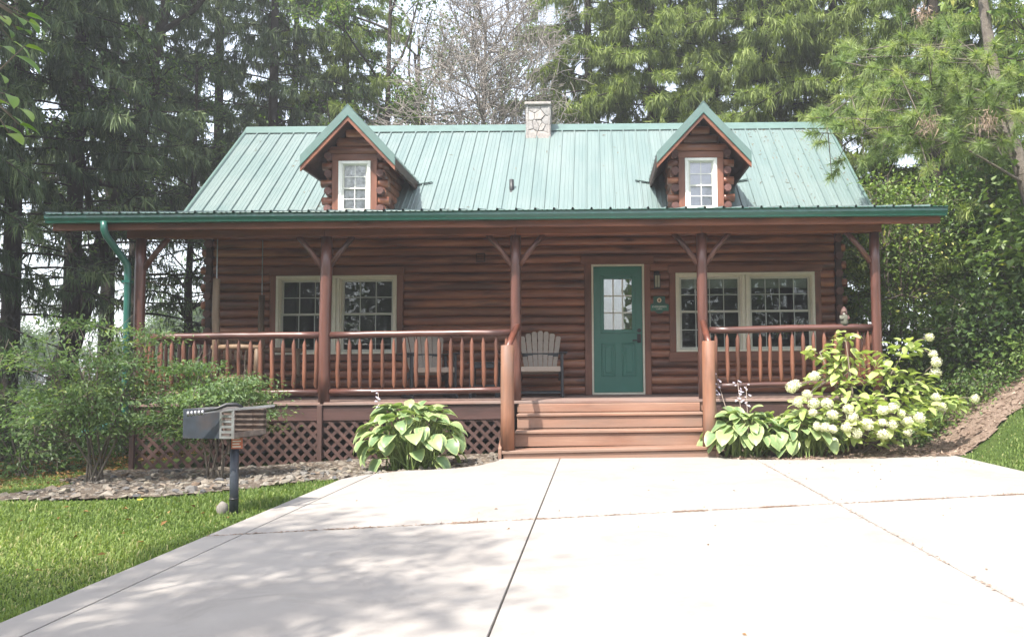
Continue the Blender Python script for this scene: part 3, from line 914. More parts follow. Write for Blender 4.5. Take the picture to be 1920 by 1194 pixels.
# ---- dormers
def dormer(cx):
    d = PB(); T = Matrix.Translation((cx, 0, 0)); Yf = 11.93
    hw = .42
    body = [(-hw, 3.25), (hw, 3.25), (hw, 4.47), (0, 4.9), (-hw, 4.47)]
    # body runs back into the roof
    d.add([(x, Yf, z) for x, z in body]+[(x, 13.9, z) for x, z in body], [(0, 1, 2, 3, 4), (9, 8, 7, 6, 5), (0, 5, 6, 1), (1, 6, 7, 2), (2, 7, 8, 3), (3, 8, 9, 4), (4, 9, 5, 0)], False, T)
    root = d.build('dormer', M['dark_wood'], cabin)
    P = lambda: PB()
    yc = Yf-.06
    # gable logs above the casing
    z = 4.42; 
    while z < 4.86:
        zc = z+LH/2; half = min(.52, (4.93-zc)/.98-.02)
        if half > .05:
            o = link('log', log_mesh(.048), root); o.location = (cx-half, Yf, zc); o.scale = (2*half, 1, 1)
        z += LH
    for s_ in (-1, 1):
        for zc in (4.25, 3.975, 3.70, 3.43):
            m = P(); m.tube([(cx+s_*.3, Yf+.02, zc), (cx+s_*(.525+rl.uniform(-.012, .012)), Yf+.02, zc)], .064, 12); m.build('log_end', M['log'], root)
        for zc in (4.385, 4.112, 3.838, 3.563):
            m = P(); m.tube([(cx+s_*.405, Yf+.3, zc), (cx+s_*.405, Yf-.10-rl.uniform(0, .02), zc)], .058, 8, ph=pi/8); m.build('log_end', M['end_grain'], root)
        # side logs
        for q in range(8):
            zc = 3.43+.1375*q
            o = link('log', log_mesh(.048), root); y1 = min(13.6, 14.6-(5.7-zc)/.94+.15)
            o.location = (cx+s_*hw, Yf if s_ > 0 else y1, zc); o.scale = (y1-Yf, 1, 1); o.rotation_euler = (0, 0, s_*pi/2)
    # casing
    P().box(cx-.352, cx+.352, yc-.002, yc+.03, 4.315, 4.42, .005).build('casing', M['trim_x'], root)
    for s_ in (-1, 1): P().box(cx+s_*.25, cx+s_*.35, yc, yc+.03, 3.35, 4.315, .005).build('casing', M['trim_z'], root)
    f = .042; x0, x1, z0, z1 = cx-.25, cx+.25, 3.5, 4.315; yf = yc-.012
    m = P(); m.box(x0, x0+f, yf, yf+.06, z0, z1, .005).box(x1-f, x1, yf, yf+.06, z0, z1, .005).box(x0+f, x1-f, yf+.001, yf+.06, z1-f, z1, .005).box(x0+f, x1-f, yf+.001, yf+.06, z0, z0+f, .005)
    m.box(x0+f, x0+f+.016, yf+.02, yf+.05, z0+f, z1-f).box(x1-f-.016, x1-f, yf+.02, yf+.05, z0+f, z1-f)
    m.build('window_frame', M['white'], root)
    a, b = x0+f+.016, x1-f-.016; zm = 3.885
    for l, h_, dy in ((z0+f, zm+.015, .024), (zm-.015, z1-f, .04)):
        t = .026; yy = yf+dy; s2 = P()
        s2.box(a, a+t, yy, yy+.016, l, h_).box(b-t, b, yy, yy+.016, l, h_).box(a+t, b-t, yy+.001, yy+.015, l, l+t).box(a+t, b-t, yy+.001, yy+.015, h_-t, h_)
        s2.build('sash', M['cream2'], root)
        m = P(); m.box(cx-.006, cx+.006, yy+.004, yy+.010, l+t, h_-t).box(a+t, b-t, yy+.0045, yy+.0095, (l+h_)/2-.006, (l+h_)/2+.006); m.build('grille', M['white'], root)
        P().box(a+t, b-t, yy+.011, yy+.014, l+t, h_-t).build('pane', M['glass_clear'], root)
    # curtain just behind the glass
    n = 14; m = P()
    V = []; F = []
    for i in range(n+1):
        xx = a+(b-a)*i/n; yv = Yf-.008+(.004*sin(i*2.3) if cx < 0 else 0)
        V += [(xx, yv, z0+f), (xx, yv, z1-f)]
    for i in range(n): F.append((2*i, 2*i+2, 2*i+3, 2*i+1))
    m.add(V, F, True); m.build('curtain', M['lace'] if cx < 0 else M['blind_dim'], root)
    # roof slopes
    ez, ax, ew = 4.25, 5.00, .70
    Yo = 11.54
    yb_e = 14.6-(5.7-ez)/.94; yb_a = 14.6-(5.7-ax)/.94
    for s_ in (-1, 1):
        m = P(); nrm = Vector((s_*(ax-ez), 0, ew)).normalized()*.035
        q = [Vector((cx+s_*ew, Yo, ez)), Vector((cx, Yo, ax)), Vector((cx, yb_a+.1, ax)), Vector((cx+s_*ew, yb_e+.1, ez))]
        V = [tuple(v) for v in q]+[tuple(v+nrm) for v in q]
        m.add(V, [(0, 1, 2, 3), (7, 6, 5, 4), (0, 4, 5, 1), (1, 5, 6, 2), (2, 6, 7, 3), (3, 7, 4, 0)]); m.build('roof_slope', M['roof'], root)
        # ribs
        m = P()
        for k in range(7):
            yk = Yo+.12+k*.229
            a_, b_ = Vector((cx+s_*ew, yk, ez))+nrm*1.2, Vector((cx, yk, ax))+nrm*1.2
            t0 = max(0.0, min(1.0, (yk-yb_e)/(yb_a-yb_e)))
            if t0 < .95: m.bar(a_.lerp(b_, t0), b_, .03, .02)
        m.build('roof_rib', M['roof'], root)
        # soffit boards
        m = P(); V = [tuple(v-nrm*.9) for v in q]+[tuple(v-nrm*.05) for v in q]
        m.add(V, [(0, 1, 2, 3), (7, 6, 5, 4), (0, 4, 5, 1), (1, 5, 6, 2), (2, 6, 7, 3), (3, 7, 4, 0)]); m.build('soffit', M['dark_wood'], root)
        # rake: green trim above brown board
        def band(y0, y1, top, bot, mat, name):
            m = P(); e = Vector((cx+s_*(ew+.015), 0, ez-.015)); p = Vector((cx, 0, ax))
            up = Vector((0, 0, 1))
            V = []
            for yy in (y0, y1):
                V += [(e.x, yy, e.z+top), (p.x, yy, p.z+top+.0), (p.x, yy, p.z+bot), (e.x, yy, e.z+bot)]
            m.add(V, [(0, 1, 2, 3), (7, 6, 5, 4), (0, 4, 5, 1), (3, 2, 6, 7), (0, 3, 7, 4), (1, 5, 6, 2)]); m.build(name, mat, root)
        band(Yo-.03, Yo+.02, .075, -.085, M['ridge_trim'], 'rake_trim')
        band(Yo-.018, Yo+.02, -.085, -.165, M['beam'], 'rake_board')
        band(Yo-.034, Yo-.029, -.078, -.09, M['gutter'], 'drip_edge')
        # eave fascia running back
        P().box(cx+s_*ew-.02, cx+s_*ew+.02, Yo+.02, yb_e+.15, ez-.13, ez+.01, .004).build('eave_board', M['dark_wood'], root)
        # valley flashing lying on the main roof beside the eave
        m = P(); m.bar((cx+s_*(ew+.02), yb_e-.05, ridge_z(yb_e-.05)+.018), (cx+s_*(ew+.26), yb_e+.0, ridge_z(yb_e)+.024), .05, .008); m.build('flashing', M['ridge_trim'], root)
    m = P(); m.extrude([(-.09, 0, -.085), (0, 0, .02), (.09, 0, -.085), (.09, 0, -.095), (0, 0, .005), (-.09, 0, -.095)], (cx, Yo-.035, ax+.075), (cx, yb_a+.15, ax+.075)); m.build('ridge_cap', M['ridge_trim'], root)
    return root
dormer(-3.71); dormer(1.675)

# ---- chimney of fieldstones
cx0, cx1, cy0, cy1, cz0, cz1 = -1.26, -.79, 14.28, 14.86, 5.2, 6.02
chimney = PB().box(cx0+.03, cx1-.03, cy0+.03, cy1-.03, cz0, cz1).build('chimney', M['mortar'], cabin)
PB().box(cx0-.02, cx1+.01, cy0-.03, cy1+.03, cz1, cz1+.055, .012).build('chimney_cap', M['chimney_stone'], chimney)
rc_ = random.Random(11)
def face_stones(o, ux, uy, wdt, hgt_, n):
    seeds = []
    while len(seeds) < n:
        q = (rc_.uniform(.05, wdt-.05), rc_.uniform(.05, hgt_-.05))
        if all(hypot((q[0]-a)*1.0, (q[1]-b)*1.25) > .155 for a, b in seeds) or rc_.random() < .004: seeds.append(q)
    for i, (a, b) in enumerate(seeds):
        p = [(0, 0), (wdt, 0), (wdt, hgt_), (0, hgt_)]
        for j, (c, d) in enumerate(seeds):
            if i == j: continue
            nx, ny = c-a, d-b; L = hypot(nx, ny); nx /= L; ny /= L
            p = clip_poly(p, nx, ny, nx*(a+c)/2+ny*(b+d)/2-.0025)
        if len(p) < 3: continue
        cx_ = sum(q[0] for q in p)/len(p); cy_ = sum(q[1] for q in p)/len(p)
        bm = bmesh.new(); top = rc_.uniform(.012, .03)
        for q in p:
            for dep, k2 in ((-.02, 1), (top*.6, .985), (top+rc_.uniform(-.006, .006), .86)):
                bm.verts.new(Vector(o)+Vector(ux)*(cx_+(q[0]-cx_)*k2)+Vector((0, 0, cy_+(q[1]-cy_)*k2))+Vector(uy)*dep)
        bmesh.ops.convex_hull(bm, input=bm.verts)
        bmesh.ops.delete(bm, geom=[v for v in bm.verts if not v.link_faces], context='VERTS')
        me = bpy.data.meshes.new('chimney_stone'); bm.to_mesh(me); bm.free(); me.materials.append(M['chimney_stone'])
        link('chimney_stone', me, chimney)
face_stones((cx0, cy0+.03, cz0), (1, 0, 0), (0, -1, 0), cx1-cx0, cz1-cz0-.01, 15)
face_stones((cx1-.03, cy0, cz0), (0, 1, 0), (1, 0, 0), cy1-cy0, cz1-cz0-.01, 16)
face_stones((cx0+.03, cy0, cz0), (0, 1, 0), (-1, 0, 0), cy1-cy0, cz1-cz0-.01, 16)

# louvred vent on the wall
m = PB(); m.box(-1.86, -1.72, WY-.075, WY-.03, 2.755, 2.895, .006); vent = m.build('wall_vent', M['dark_wood'], cabin)
m = PB()
for k in range(3): m.box(-1.845, -1.735, WY-.085, WY-.07, 2.775+k*.038, 2.797+k*.038, .003)
m.build('louvre', M['beam'], vent)

# ------------------------------------------------------------------ vegetation helpers
L_SPRUCE_LIT = leafmat('sunlit_spruce_needles', [(0, (.075, .105, .033)), (.5, (.155, .205, .058)), (.85, (.26, .32, .10)), (1, (.36, .41, .15))], .36, .6, .25)  # colours lightened for the spruces that stand in the sun
L_SPRUCE_SHADE = leafmat('shaded_spruce_needles', [(0, (.03, .048, .025)), (.55, (.07, .105, .048)), (1, (.18, .23, .10))], .15, .6, .25)  # same needles, with the shade put into darker colours
L_PINE = leafmat('pine_needles', [(0, (.13, .19, .08)), (.6, (.22, .29, .11)), (1, (.36, .40, .17))], .35, .5, .3)
L_DECID = leafmat('light_green_leaves', [(0, (.035, .075, .015)), (.5, (.075, .14, .022)), (1, (.15, .21, .04))], .4, .5, .3)
L_DARK = leafmat('dark_broad_leaves', [(0, (.04, .075, .024)), (.5, (.085, .145, .038)), (1, (.16, .225, .06))], .3, .45, .35)
L_BUSH = leafmat('bush_leaves', [(0, (.075, .13, .055)), (.5, (.145, .22, .09)), (.9, (.21, .285, .12)), (1, (.29, .33, .11))], .35, .5, .35)
L_MAPLE = leafmat('broad_leaves', [(0, (.08, .135, .04)), (.5, (.165, .245, .065)), (.9, (.27, .35, .11)), (1, (.38, .38, .1))], .35, .45, .4)
L_GRASS = leafmat('grass_blades', [(0, (.08, .13, .035)), (.45, (.17, .235, .065)), (.85, (.27, .33, .105)), (1, (.42, .39, .2))], .35, .55, .25)
L_HOSTA = leafmat('hosta_leaf', [(0, (.15, .23, .11)), (.5, (.21, .30, .13)), (1, (.29, .37, .16))], .22, .38, .5, edge=((.40, .46, .20), .6, .95))
L_HYD = leafmat('hydrangea_leaf', [(0, (.28, .36, .12)), (.5, (.40, .46, .17)), (1, (.52, .56, .25))], .3, .45, .4, edge=((.36, .43, .1), .7, 1.0))
L_SCRAP = leafmat('dry_brown_leaves', [(0, (.1, .05, .02)), (.5, (.22, .12, .05)), (1, (.34, .2, .09))], .15, .8, .1)
HYD_W = leafmat('white_petals', [(0, (.45, .48, .28)), (.35, (.66, .65, .52)), (1, (.80, .78, .71))], .25, .6, .2)

def unit(a): return a/np.maximum(np.linalg.norm(a, axis=1, keepdims=True), 1e-6)
def leaf_arrays(P, D, U, L, W, fold=.25):
    """folded rhombus per leaf, two triangles"""
    D = unit(D); Sd = unit(np.cross(D, U)); N = np.cross(Sd, D)
    L = L[:, None]; W = W[:, None]
    mid = P+D*L*.45
    V = np.stack([P, mid+Sd*W*.5+N*W*fold, P+D*L-N*L*.12, mid-Sd*W*.5+N*W*fold], 1).reshape(-1, 3)
    n = len(P); b = np.arange(n)[:, None]*4
    F = np.concatenate([b+np.array([0, 1, 2]), b+np.array([0, 2, 3])], 1).reshape(-1, 3)
    return V, F
def sticks(P0, P1, R0, R1, k=4):
    D = unit(P1-P0); ref = np.where(np.abs(D[:, 2:3]) > .9, np.array([[1., 0, 0]]), np.array([[0, 0, 1.]]))
    A = unit(np.cross(D, ref)); B = np.cross(D, A)
    an = np.arange(k)*2*pi/k
    ring = A[:, None, :]*np.cos(an)[None, :, None]+B[:, None, :]*np.sin(an)[None, :, None]
    V = np.concatenate([P0[:, None]+ring*R0[:, None, None], P1[:, None]+ring*R1[:, None, None]], 1).reshape(-1, 3)
    b = np.arange(len(P0))[:, None]*2*k; F = []
    for i in range(k):
        j = (i+1) % k
        F.append(b+np.array([i, j, k+j, k+i]))
    return V, np.concatenate(F, 1).reshape(-1, 4)

def spruce_meshes(seed, Ht, R, zlow, nb, per, mat, hang=(.2, .55), wd=(.016, .036), droop=.35, trunk_r=.17, sparse_below=None):
    rs = np.random.RandomState(seed)
    s0, s1, r0, r1 = [], [], [], []
    PP, DD, LL, WW, TT = [], [], [], [], []
    for i in range(nb):
        u = (i+rs.rand())/nb
        z = zlow+(Ht-zlow)*u**.92
        L = max(.3, R*(1-z/Ht)**.72*rs.uniform(.6, 1.08)+.2)
        az = i*2.399+rs.uniform(-.5, .5)
        d = np.array([cos(az), sin(az), 0]); sd = np.array([-sin(az), cos(az), 0])
        up0 = rs.uniform(-.05, .22); dr = droop*rs.uniform(.7, 1.4); tip = rs.uniform(.05, .28)
        ts = np.linspace(0, 1, 8)
        pts = d[None]*(L*ts)[:, None]+sd[None]*(L*.12*rs.uniform(-1, 1)*ts**2)[:, None]
        pts[:, 2] = z+L*(up0*ts-dr*ts**2+tip*ts**3)
        s0 += list(pts[:-1]); s1 += list(pts[1:]); rr = .008+.022*(L/4)*(1-ts); r0 += list(rr[:-1]); r1 += list(rr[1:])
        k = 1.0
        if sparse_below and z < sparse_below: k = .30
        nlat = int(max(5, 7.5*L)*(1 if k == 1 else .6))
        for q in range(nlat):
            t = rs.uniform(.12, 1)**.8
            p = pts[0]*0+np.array([np.interp(t, ts, pts[:, c]) for c in range(3)])
            side = 1 if q % 2 else -1
            ll = (.16+.34*L*(1-t)*.8)*rs.uniform(.5, 1.15); ll = min(ll, 1.25)
            dl = d*rs.uniform(.45, .9)+sd*side*rs.uniform(.5, 1.0); dl /= np.linalg.norm(dl)
            e = p+dl*ll+np.array([0, 0, -ll*rs.uniform(.1, .45)])
            s0.append(p); s1.append(e); r0.append(.006); r1.append(.003)
            n = max(2, int(per*k*(ll+.15)))
            tt = rs.rand(n, 1)
            o = p+(e-p)*tt+rs.normal(0, .012, (n, 3))
            hd = np.stack([dl[0]*rs.uniform(0, .6, n)+rs.normal(0, .2, n), dl[1]*rs.uniform(0, .6, n)+rs.normal(0, .2, n), -rs.uniform(.55, 1.4, n)], 1)
            PP.append(o); DD.append(hd); LL.append(rs.uniform(hang[0], hang[1], n)*rs.uniform(.6, 1.1)); WW.append(rs.uniform(wd[0], wd[1], n))
            base_t = rs.uniform(.15, .6)
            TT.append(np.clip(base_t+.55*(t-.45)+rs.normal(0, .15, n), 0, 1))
            # needles standing along the twig itself
            m2 = max(2, n//3)
            PP.append(p+(e-p)*rs.rand(m2, 1)); DD.append(dl[None]+rs.normal(0, .45, (m2, 3))+np.array([0, 0, .15])); LL.append(rs.uniform(.1, .22, m2)); WW.append(rs.uniform(wd[0], wd[1], m2)*1.1)
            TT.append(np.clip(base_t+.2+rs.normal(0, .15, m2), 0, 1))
    P = np.concatenate(PP); D = unit(np.concatenate(DD)); L = np.concatenate(LL); W = np.concatenate(WW); T = np.concatenate(TT)
    n = len(P); U = unit(rs.normal(0, 1, (n, 3)))
    Sd = unit(np.cross(D, U))
    Lc, Wc = L[:, None], W[:, None]
    bend = unit(rs.normal(0, 1, (n, 3)))*Lc*.06
    V = np.stack([P-Sd*Wc*.5, P+Sd*Wc*.5, P+D*Lc*.6+Sd*Wc*.42+bend, P+D*Lc*.6-Sd*Wc*.42+bend, P+D*Lc], 1).reshape(-1, 3)
    b = np.arange(n)[:, None]*5
    F = np.concatenate([b+np.array(q) for q in ((0, 1, 2), (0, 2, 3), (3, 2, 4))], 1).reshape(-1, 3)
    crown = np_mesh('crown', V, F, mat, np.repeat(T, 3))
    sv, sf = sticks(np.array(s0), np.array(s1), np.array(r0), np.array(r1), 4)
    tz = np.linspace(-.3, Ht, 12); tx = np.cumsum(rs.normal(0, .02, 12)); ty = np.cumsum(rs.normal(0, .02, 12)); tx -= tx[0]; ty -= ty[0]
    tp = np.stack([tx*(tz > 2), ty*(tz > 2), tz], 1); tr = trunk_r*(1-tz/Ht)**.8+.01
    tv, tf = sticks(tp[:-1], tp[1:], tr[:-1], tr[1:], 10)
    V2 = np.concatenate([tv, sv]); F2 = np.concatenate([tf, sf+len(tv)])
    trunk = np_mesh('trunk', V2, F2, M['bark'], smooth=True)
    return trunk, crown, n

def tree(name, label, cat, meshes, loc, rz=0, sc=1, group=None, lean=None):
    t = thing(name, label, cat, loc, rz, group)
    if hasattr(sc, '__len__'): t.scale = sc
    else: t.scale = (sc,)*3
    if lean: t.rotation_euler = (lean[0], lean[1], rz)
    link('trunk', meshes[0], t)
    if meshes[1] is not None: link('crown', meshes[1], t)
    return t

def branchy(seed, base_r, trunk_pts, limbs, depth, leaf, nleaf_per, lsize, mat, bark='bark', gap=.0, droop=.2, spread=1.0, twig_only=False, first=.35, lim_len=None, min_r=.004):
    """recursive broadleaf tree; returns trunk mesh (all wood) and crown mesh"""
    rs = np.random.RandomState(seed)
    seg0, seg1, ra, rb = [], [], [], []
    anchors = []
    tp = np.array(trunk_pts, float)
    nt_ = len(tp)
    for i in range(nt_-1):
        seg0.append(tp[i]); seg1.append(tp[i+1]); ra.append(base_r*(1-.75*i/(nt_-1))); rb.append(base_r*(1-.75*(i+1)/(nt_-1)))
    def grow(p, d, L, r, dep):
        n = 4; d = d/np.linalg.norm(d)
        pts = [p]
        for k in range(n):
            d = d+rs.normal(0, .16, 3)+np.array([0, 0, .05 if dep < depth-1 else -.06*droop]); d /= np.linalg.norm(d)
            q = pts[-1]+d*L/n
            seg0.append(pts[-1]); seg1.append(q); ra.append(max(min_r, r*(1-.5*k/n))); rb.append(max(min_r*.8, r*(1-.5*(k+1)/n)))
            pts.append(q)
            if dep >= depth-1: anchors.append((q, d.copy()))
        if dep < depth:
            for k in range(rs.randint(3, 5) if not twig_only else rs.randint(4, 7)):
                i = rs.randint(1, n+1)
                dd = d+rs.normal(0, .62*spread, 3); dd[2] += .1
                grow(pts[i], dd, L*rs.uniform(.45, .72), r*.45, dep+1)
    tl = np.linalg.norm(tp[-1]-tp[0])
    for k in range(limbs):
        u = first+(1-first)*(k+rs.rand())/limbs
        i = u*(nt_-1); a = int(min(i, nt_-2)); p = tp[a]+(tp[a+1]-tp[a])*(i-a)
        az = k*2.4+rs.uniform(-.4, .4)
        d = np.array([cos(az)*spread, sin(az)*spread, rs.uniform(.25, .9)])
        grow(p, d, (lim_len or tl*.32)*rs.uniform(.75, 1.15)*(1.15-.5*u), base_r*.35*(1.1-.5*u), 1)
    sv, sf = sticks(np.array(seg0), np.array(seg1), np.array(ra), np.array(rb), 6 if not twig_only else 4)
    trunk = np_mesh('trunk', sv, sf, M[bark], smooth=True)
    crown = None
    if leaf:
        A = np.array([a for a, _ in anchors]); Dn = np.array([d for _, d in anchors])
        keep = rs.rand(len(A)) > gap
        A, Dn = A[keep], Dn[keep]
        n = nleaf_per
        clump = np.clip(rs.normal(.45, .2, len(A)), 0, 1)
        P = np.repeat(A, n, 0)+rs.normal(0, lsize*1.5, (len(A)*n, 3))
        D = np.repeat(Dn, n, 0)*.4+rs.normal(0, .6, (len(P), 3))+np.array([0, 0, -.25])
        U = rs.normal(0, .5, (len(P), 3))+np.array([0, 0, 1.0])
        L = lsize*rs.uniform(.7, 1.25, len(P))
        V, F = leaf_arrays(P, D, U, L, L*rs.uniform(.45, .7, len(P)))
        T = np.clip(np.repeat(clump, n)+rs.normal(0, .2, len(P)), 0, 1)
        crown = np_mesh('crown', V, F, mat, np.repeat(T, 2))
    return trunk, crown, len(anchors)

def shrub(name, label, cat, loc, rad, nclump, nleaf, lsize, mat, seed, stems=8, low=.1, clump_r=.3, group=None, ratio=.5, shell=.55, stem_r=.012, extra=None, layered=False):
    rs = np.random.RandomState(seed)
    t = thing(name, label, cat, loc, 0, group)
    C = []
    while len(C) < nclump:
        v = rs.normal(0, 1, 3); v /= np.linalg.norm(v); v *= rs.uniform(shell, 1)
        if v[2]*.5+.5 < low: continue
        C.append([v[0]*rad[0], v[1]*rad[1], (v[2]*.5+.5)*rad[2]])
    if extra: C += extra
    C = np.array(C)
    k = max(1, nleaf//len(C))
    P = np.repeat(C, k, 0)
    off = rs.normal(0, 1, (len(P), 3))*np.array([clump_r, clump_r, clump_r*(.22 if layered else .6)])
    P = P+off
    out = unit(P-np.array([0, 0, rad[2]*.4]))
    D = out*np.array([.9, .9, .2])+rs.normal(0, .5, P.shape)+np.array([0, 0, -.15])
    U = np.array([0, 0, 1.0])+out*.6+rs.normal(0, .35, P.shape)
    L = lsize*rs.uniform(.65, 1.25, len(P))
    V, F = leaf_arrays(P, D, U, L, L*ratio*rs.uniform(.8, 1.2, len(P)))
    T = np.clip(np.repeat(np.clip(rs.normal(.45, .18, len(C)), 0, 1), k)+rs.normal(0, .18, len(P)), 0, 1)
    link('foliage', np_mesh('foliage', V, F, mat, np.repeat(T, 2)), t)
    s0, s1, r0, r1 = [], [], [], []
    sb = [np.array([rs.normal(0, .06), rs.normal(0, .06), -.1]) for _ in range(stems)]
    nodes = []
    for i in range(stems):
        a = 2*pi*i/stems+rs.uniform(-.3, .3); b = sb[i]; q = rs.uniform(.25, .5); pr = b
        for z_ in (.25, .45, .62):
            m = np.array([cos(a)*rad[0]*q*z_*1.6, sin(a)*rad[1]*q*z_*1.6, rad[2]*z_])+rs.normal(0, .035, 3); s0.append(pr); s1.append(m); r0.append(stem_r*(1.15-z_*.6)); r1.append(stem_r*(1-z_*.6)); pr = m; nodes.append(m)
    nodes = np.array(nodes)
    for i, c in enumerate(C):
        dd = np.linalg.norm(nodes-c, axis=1)+np.maximum(0, nodes[:, 2]-c[2])*2; m = nodes[dd.argmin()]
        k_ = (m+c)/2+np.array([0, 0, -.04])
        s0 += [m, k_]; s1 += [k_, c]; r0 += [stem_r*.45, stem_r*.35]; r1 += [stem_r*.35, stem_r*.2]
        for q in range(3):
            e = c+rs.normal(0, clump_r*.8, 3); s0.append(c); s1.append(e); r0.append(stem_r*.25); r1.append(.002)
    sv, sf = sticks(np.array(s0), np.array(s1), np.array(r0), np.array(r1), 5)
    link('stems', np_mesh('stems', sv, sf, M['stem'], smooth=True), t)
    return t

def pxX(px, Y): return (px-1115)*Y/1450

# ------------------------------------------------------------------ trees behind and beside the cabin
SP1 = spruce_meshes(1, 17, 4.0, 1.5, 160, 88, L_SPRUCE_LIT, droop=.38, hang=(.12, .34), wd=(.011, .023))
SP2 = spruce_meshes(2, 18, 4.2, 1.8, 165, 88, L_SPRUCE_LIT, droop=.5, hang=(.18, .5), wd=(.011, .023))
SP3 = spruce_meshes(3, 17, 3.8, 2.6, 100, 64, L_SPRUCE_SHADE, hang=(.14, .42), wd=(.012, .026), droop=.42, sparse_below=4.6)
SP4 = spruce_meshes(4, 16, 3.5, 2.8, 92, 60, L_SPRUCE_SHADE, hang=(.14, .4), wd=(.012, .026), droop=.34, sparse_below=4.8)
def at_tree(px, Y): return (pxX(px, Y), Y, H(pxX(px, Y), Y))
gs, gd = 'spruces standing behind the cabin', 'dark shaded spruces left of the cabin'
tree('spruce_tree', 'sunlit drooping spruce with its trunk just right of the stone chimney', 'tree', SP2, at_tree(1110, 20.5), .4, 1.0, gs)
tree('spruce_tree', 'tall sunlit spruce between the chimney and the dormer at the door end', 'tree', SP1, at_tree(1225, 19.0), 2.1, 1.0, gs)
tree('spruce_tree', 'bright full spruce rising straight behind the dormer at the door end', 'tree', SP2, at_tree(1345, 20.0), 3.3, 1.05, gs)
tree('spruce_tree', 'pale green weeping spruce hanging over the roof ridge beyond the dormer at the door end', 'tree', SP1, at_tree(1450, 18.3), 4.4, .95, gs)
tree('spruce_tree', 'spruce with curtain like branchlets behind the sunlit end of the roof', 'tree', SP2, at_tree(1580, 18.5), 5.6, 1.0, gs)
tree('spruce_tree', 'spruce growing beside the sunlit gable end with boughs hanging past the gutter end', 'tree', SP1, at_tree(1765, 14.8), 1.2, (.88, .88, .84), gs)
tree('spruce_tree', 'shaded spruce deep in the wood beyond the mulch bank', 'tree', SP2, (9.6, 17.5, H(9.6, 17.5)), .9, 1.0, gs)
tree('spruce_tree', 'spruce behind the peak of the shaded dormer', 'tree', SP1, at_tree(640, 20.5), 2.7, .95, gs)
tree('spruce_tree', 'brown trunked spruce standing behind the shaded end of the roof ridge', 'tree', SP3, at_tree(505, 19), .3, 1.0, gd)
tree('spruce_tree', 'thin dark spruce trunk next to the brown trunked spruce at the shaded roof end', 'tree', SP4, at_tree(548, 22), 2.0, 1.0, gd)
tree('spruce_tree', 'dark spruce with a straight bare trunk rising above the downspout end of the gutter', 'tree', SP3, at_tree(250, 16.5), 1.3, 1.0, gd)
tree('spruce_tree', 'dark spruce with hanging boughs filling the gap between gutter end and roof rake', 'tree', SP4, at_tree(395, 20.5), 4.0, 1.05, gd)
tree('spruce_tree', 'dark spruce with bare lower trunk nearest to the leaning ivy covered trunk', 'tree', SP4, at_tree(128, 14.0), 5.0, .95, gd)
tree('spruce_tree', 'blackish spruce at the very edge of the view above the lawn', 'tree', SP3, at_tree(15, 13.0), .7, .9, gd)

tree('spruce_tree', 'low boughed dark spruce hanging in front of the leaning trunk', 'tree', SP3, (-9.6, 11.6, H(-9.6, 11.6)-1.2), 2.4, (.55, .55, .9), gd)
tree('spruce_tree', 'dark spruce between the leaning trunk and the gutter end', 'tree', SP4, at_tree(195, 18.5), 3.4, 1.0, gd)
# leafy trees through the gap in the middle
D1 = branchy(21, .16, [(0, 0, -.2), (.05, 0, 2.5), (-.1, .1, 5), (.15, 0, 7.5), (.2, .1, 11)], 11, 3, True, 9, .10, L_DECID, first=.35, gap=.25, lim_len=3.2)
D2 = branchy(22, .12, [(0, 0, -.2), (.15, 0, 2.5), (.5, .1, 5), (.9, 0, 7.5), (1.1, .1, 10)], 10, 3, True, 9, .10, L_DECID, first=.35, gap=.35, lim_len=3.0)
gl_ = 'light leafy trees behind the roof ridge'
tree('leafy_tree', 'full leafy tree filling the sky right beside the forked tree', 'tree', D1, at_tree(790, 25), 4.0, 1.1, gl_)
tree('leafy_tree', 'leafy tree whose crown shows behind the left half of the dead grey tree', 'tree', D2, at_tree(850, 21), 3.0, 1.0, gl_)
tree('leafy_tree', 'light green leafy tree forking above the ridge beside the shaded dormer', 'tree', D1, at_tree(712, 19.5), 0, 1.0, gl_)
tree('leafy_tree', 'slender leafy tree with a leaning stem between the forked tree and the dead grey tree', 'tree', D2, at_tree(765, 23), 1.0, 1.0, gl_)
tree('leafy_tree', 'far leafy tree seen through the dead grey twigs', 'tree', D1, at_tree(950, 27), 2.0, 1.05, gl_)
tree('leafy_tree', 'far leafy tree seen through the spruce boughs over the roof rake', 'tree', D2, at_tree(430, 29), 4.0, 1.1, gl_)
tree('leafy_tree', 'far leafy tree close beside the brown spruce trunk at the shaded roof end', 'tree', D1, at_tree(590, 28), 5.0, 1.1, gl_)

DEAD = branchy(31, .11, [(0, 0, -.2), (-.05, 0, 3), (-.25, .1, 5), (-.35, 0, 7), (-.3, .1, 9.5)], 40, 4, False, 0, .1, None, 'dead_twig', twig_only=True, first=.52, lim_len=2.2, spread=1.1, min_r=.006)
tree('dead_tree', 'bare grey dead tree full of fine twigs behind the roof ridge', 'tree', DEAD, at_tree(935, 17.9), 0, 1.0)

# leaning trunk and thin trunk at the left
LEAN = branchy(41, .2, [(0, 0, -.2), (.35, 0, 1.3), (.85, 0, 3.0), (1.3, .1, 4.6), (1.75, .3, 7.5), (1.9, .3, 11.5)], 13, 3, True, 10, .075, L_DARK, first=.3, gap=.2, lim_len=2.3)
tree('leaning_tree', 'dark leaning trunk with leafy twigs beside the downspout', 'tree', LEAN, (pxX(78, 15.2), 15.2, H(-10.5, 15.2)), 0, 1.2)
THIN = branchy(42, .11, [(0, 0, -.2), (.03, 0, 1.5), (-.02, .05, 3.2), (.08, 0, 5.5), (.1, 0, 8.0)], 22, 2, True, 8, .07, L_DARK, first=.08, gap=.3, lim_len=.75)
tree('thin_tree', 'thin leafy trunk seen through the open porch end', 'tree', THIN, at_tree(350, 16.2), 0, 1.0)

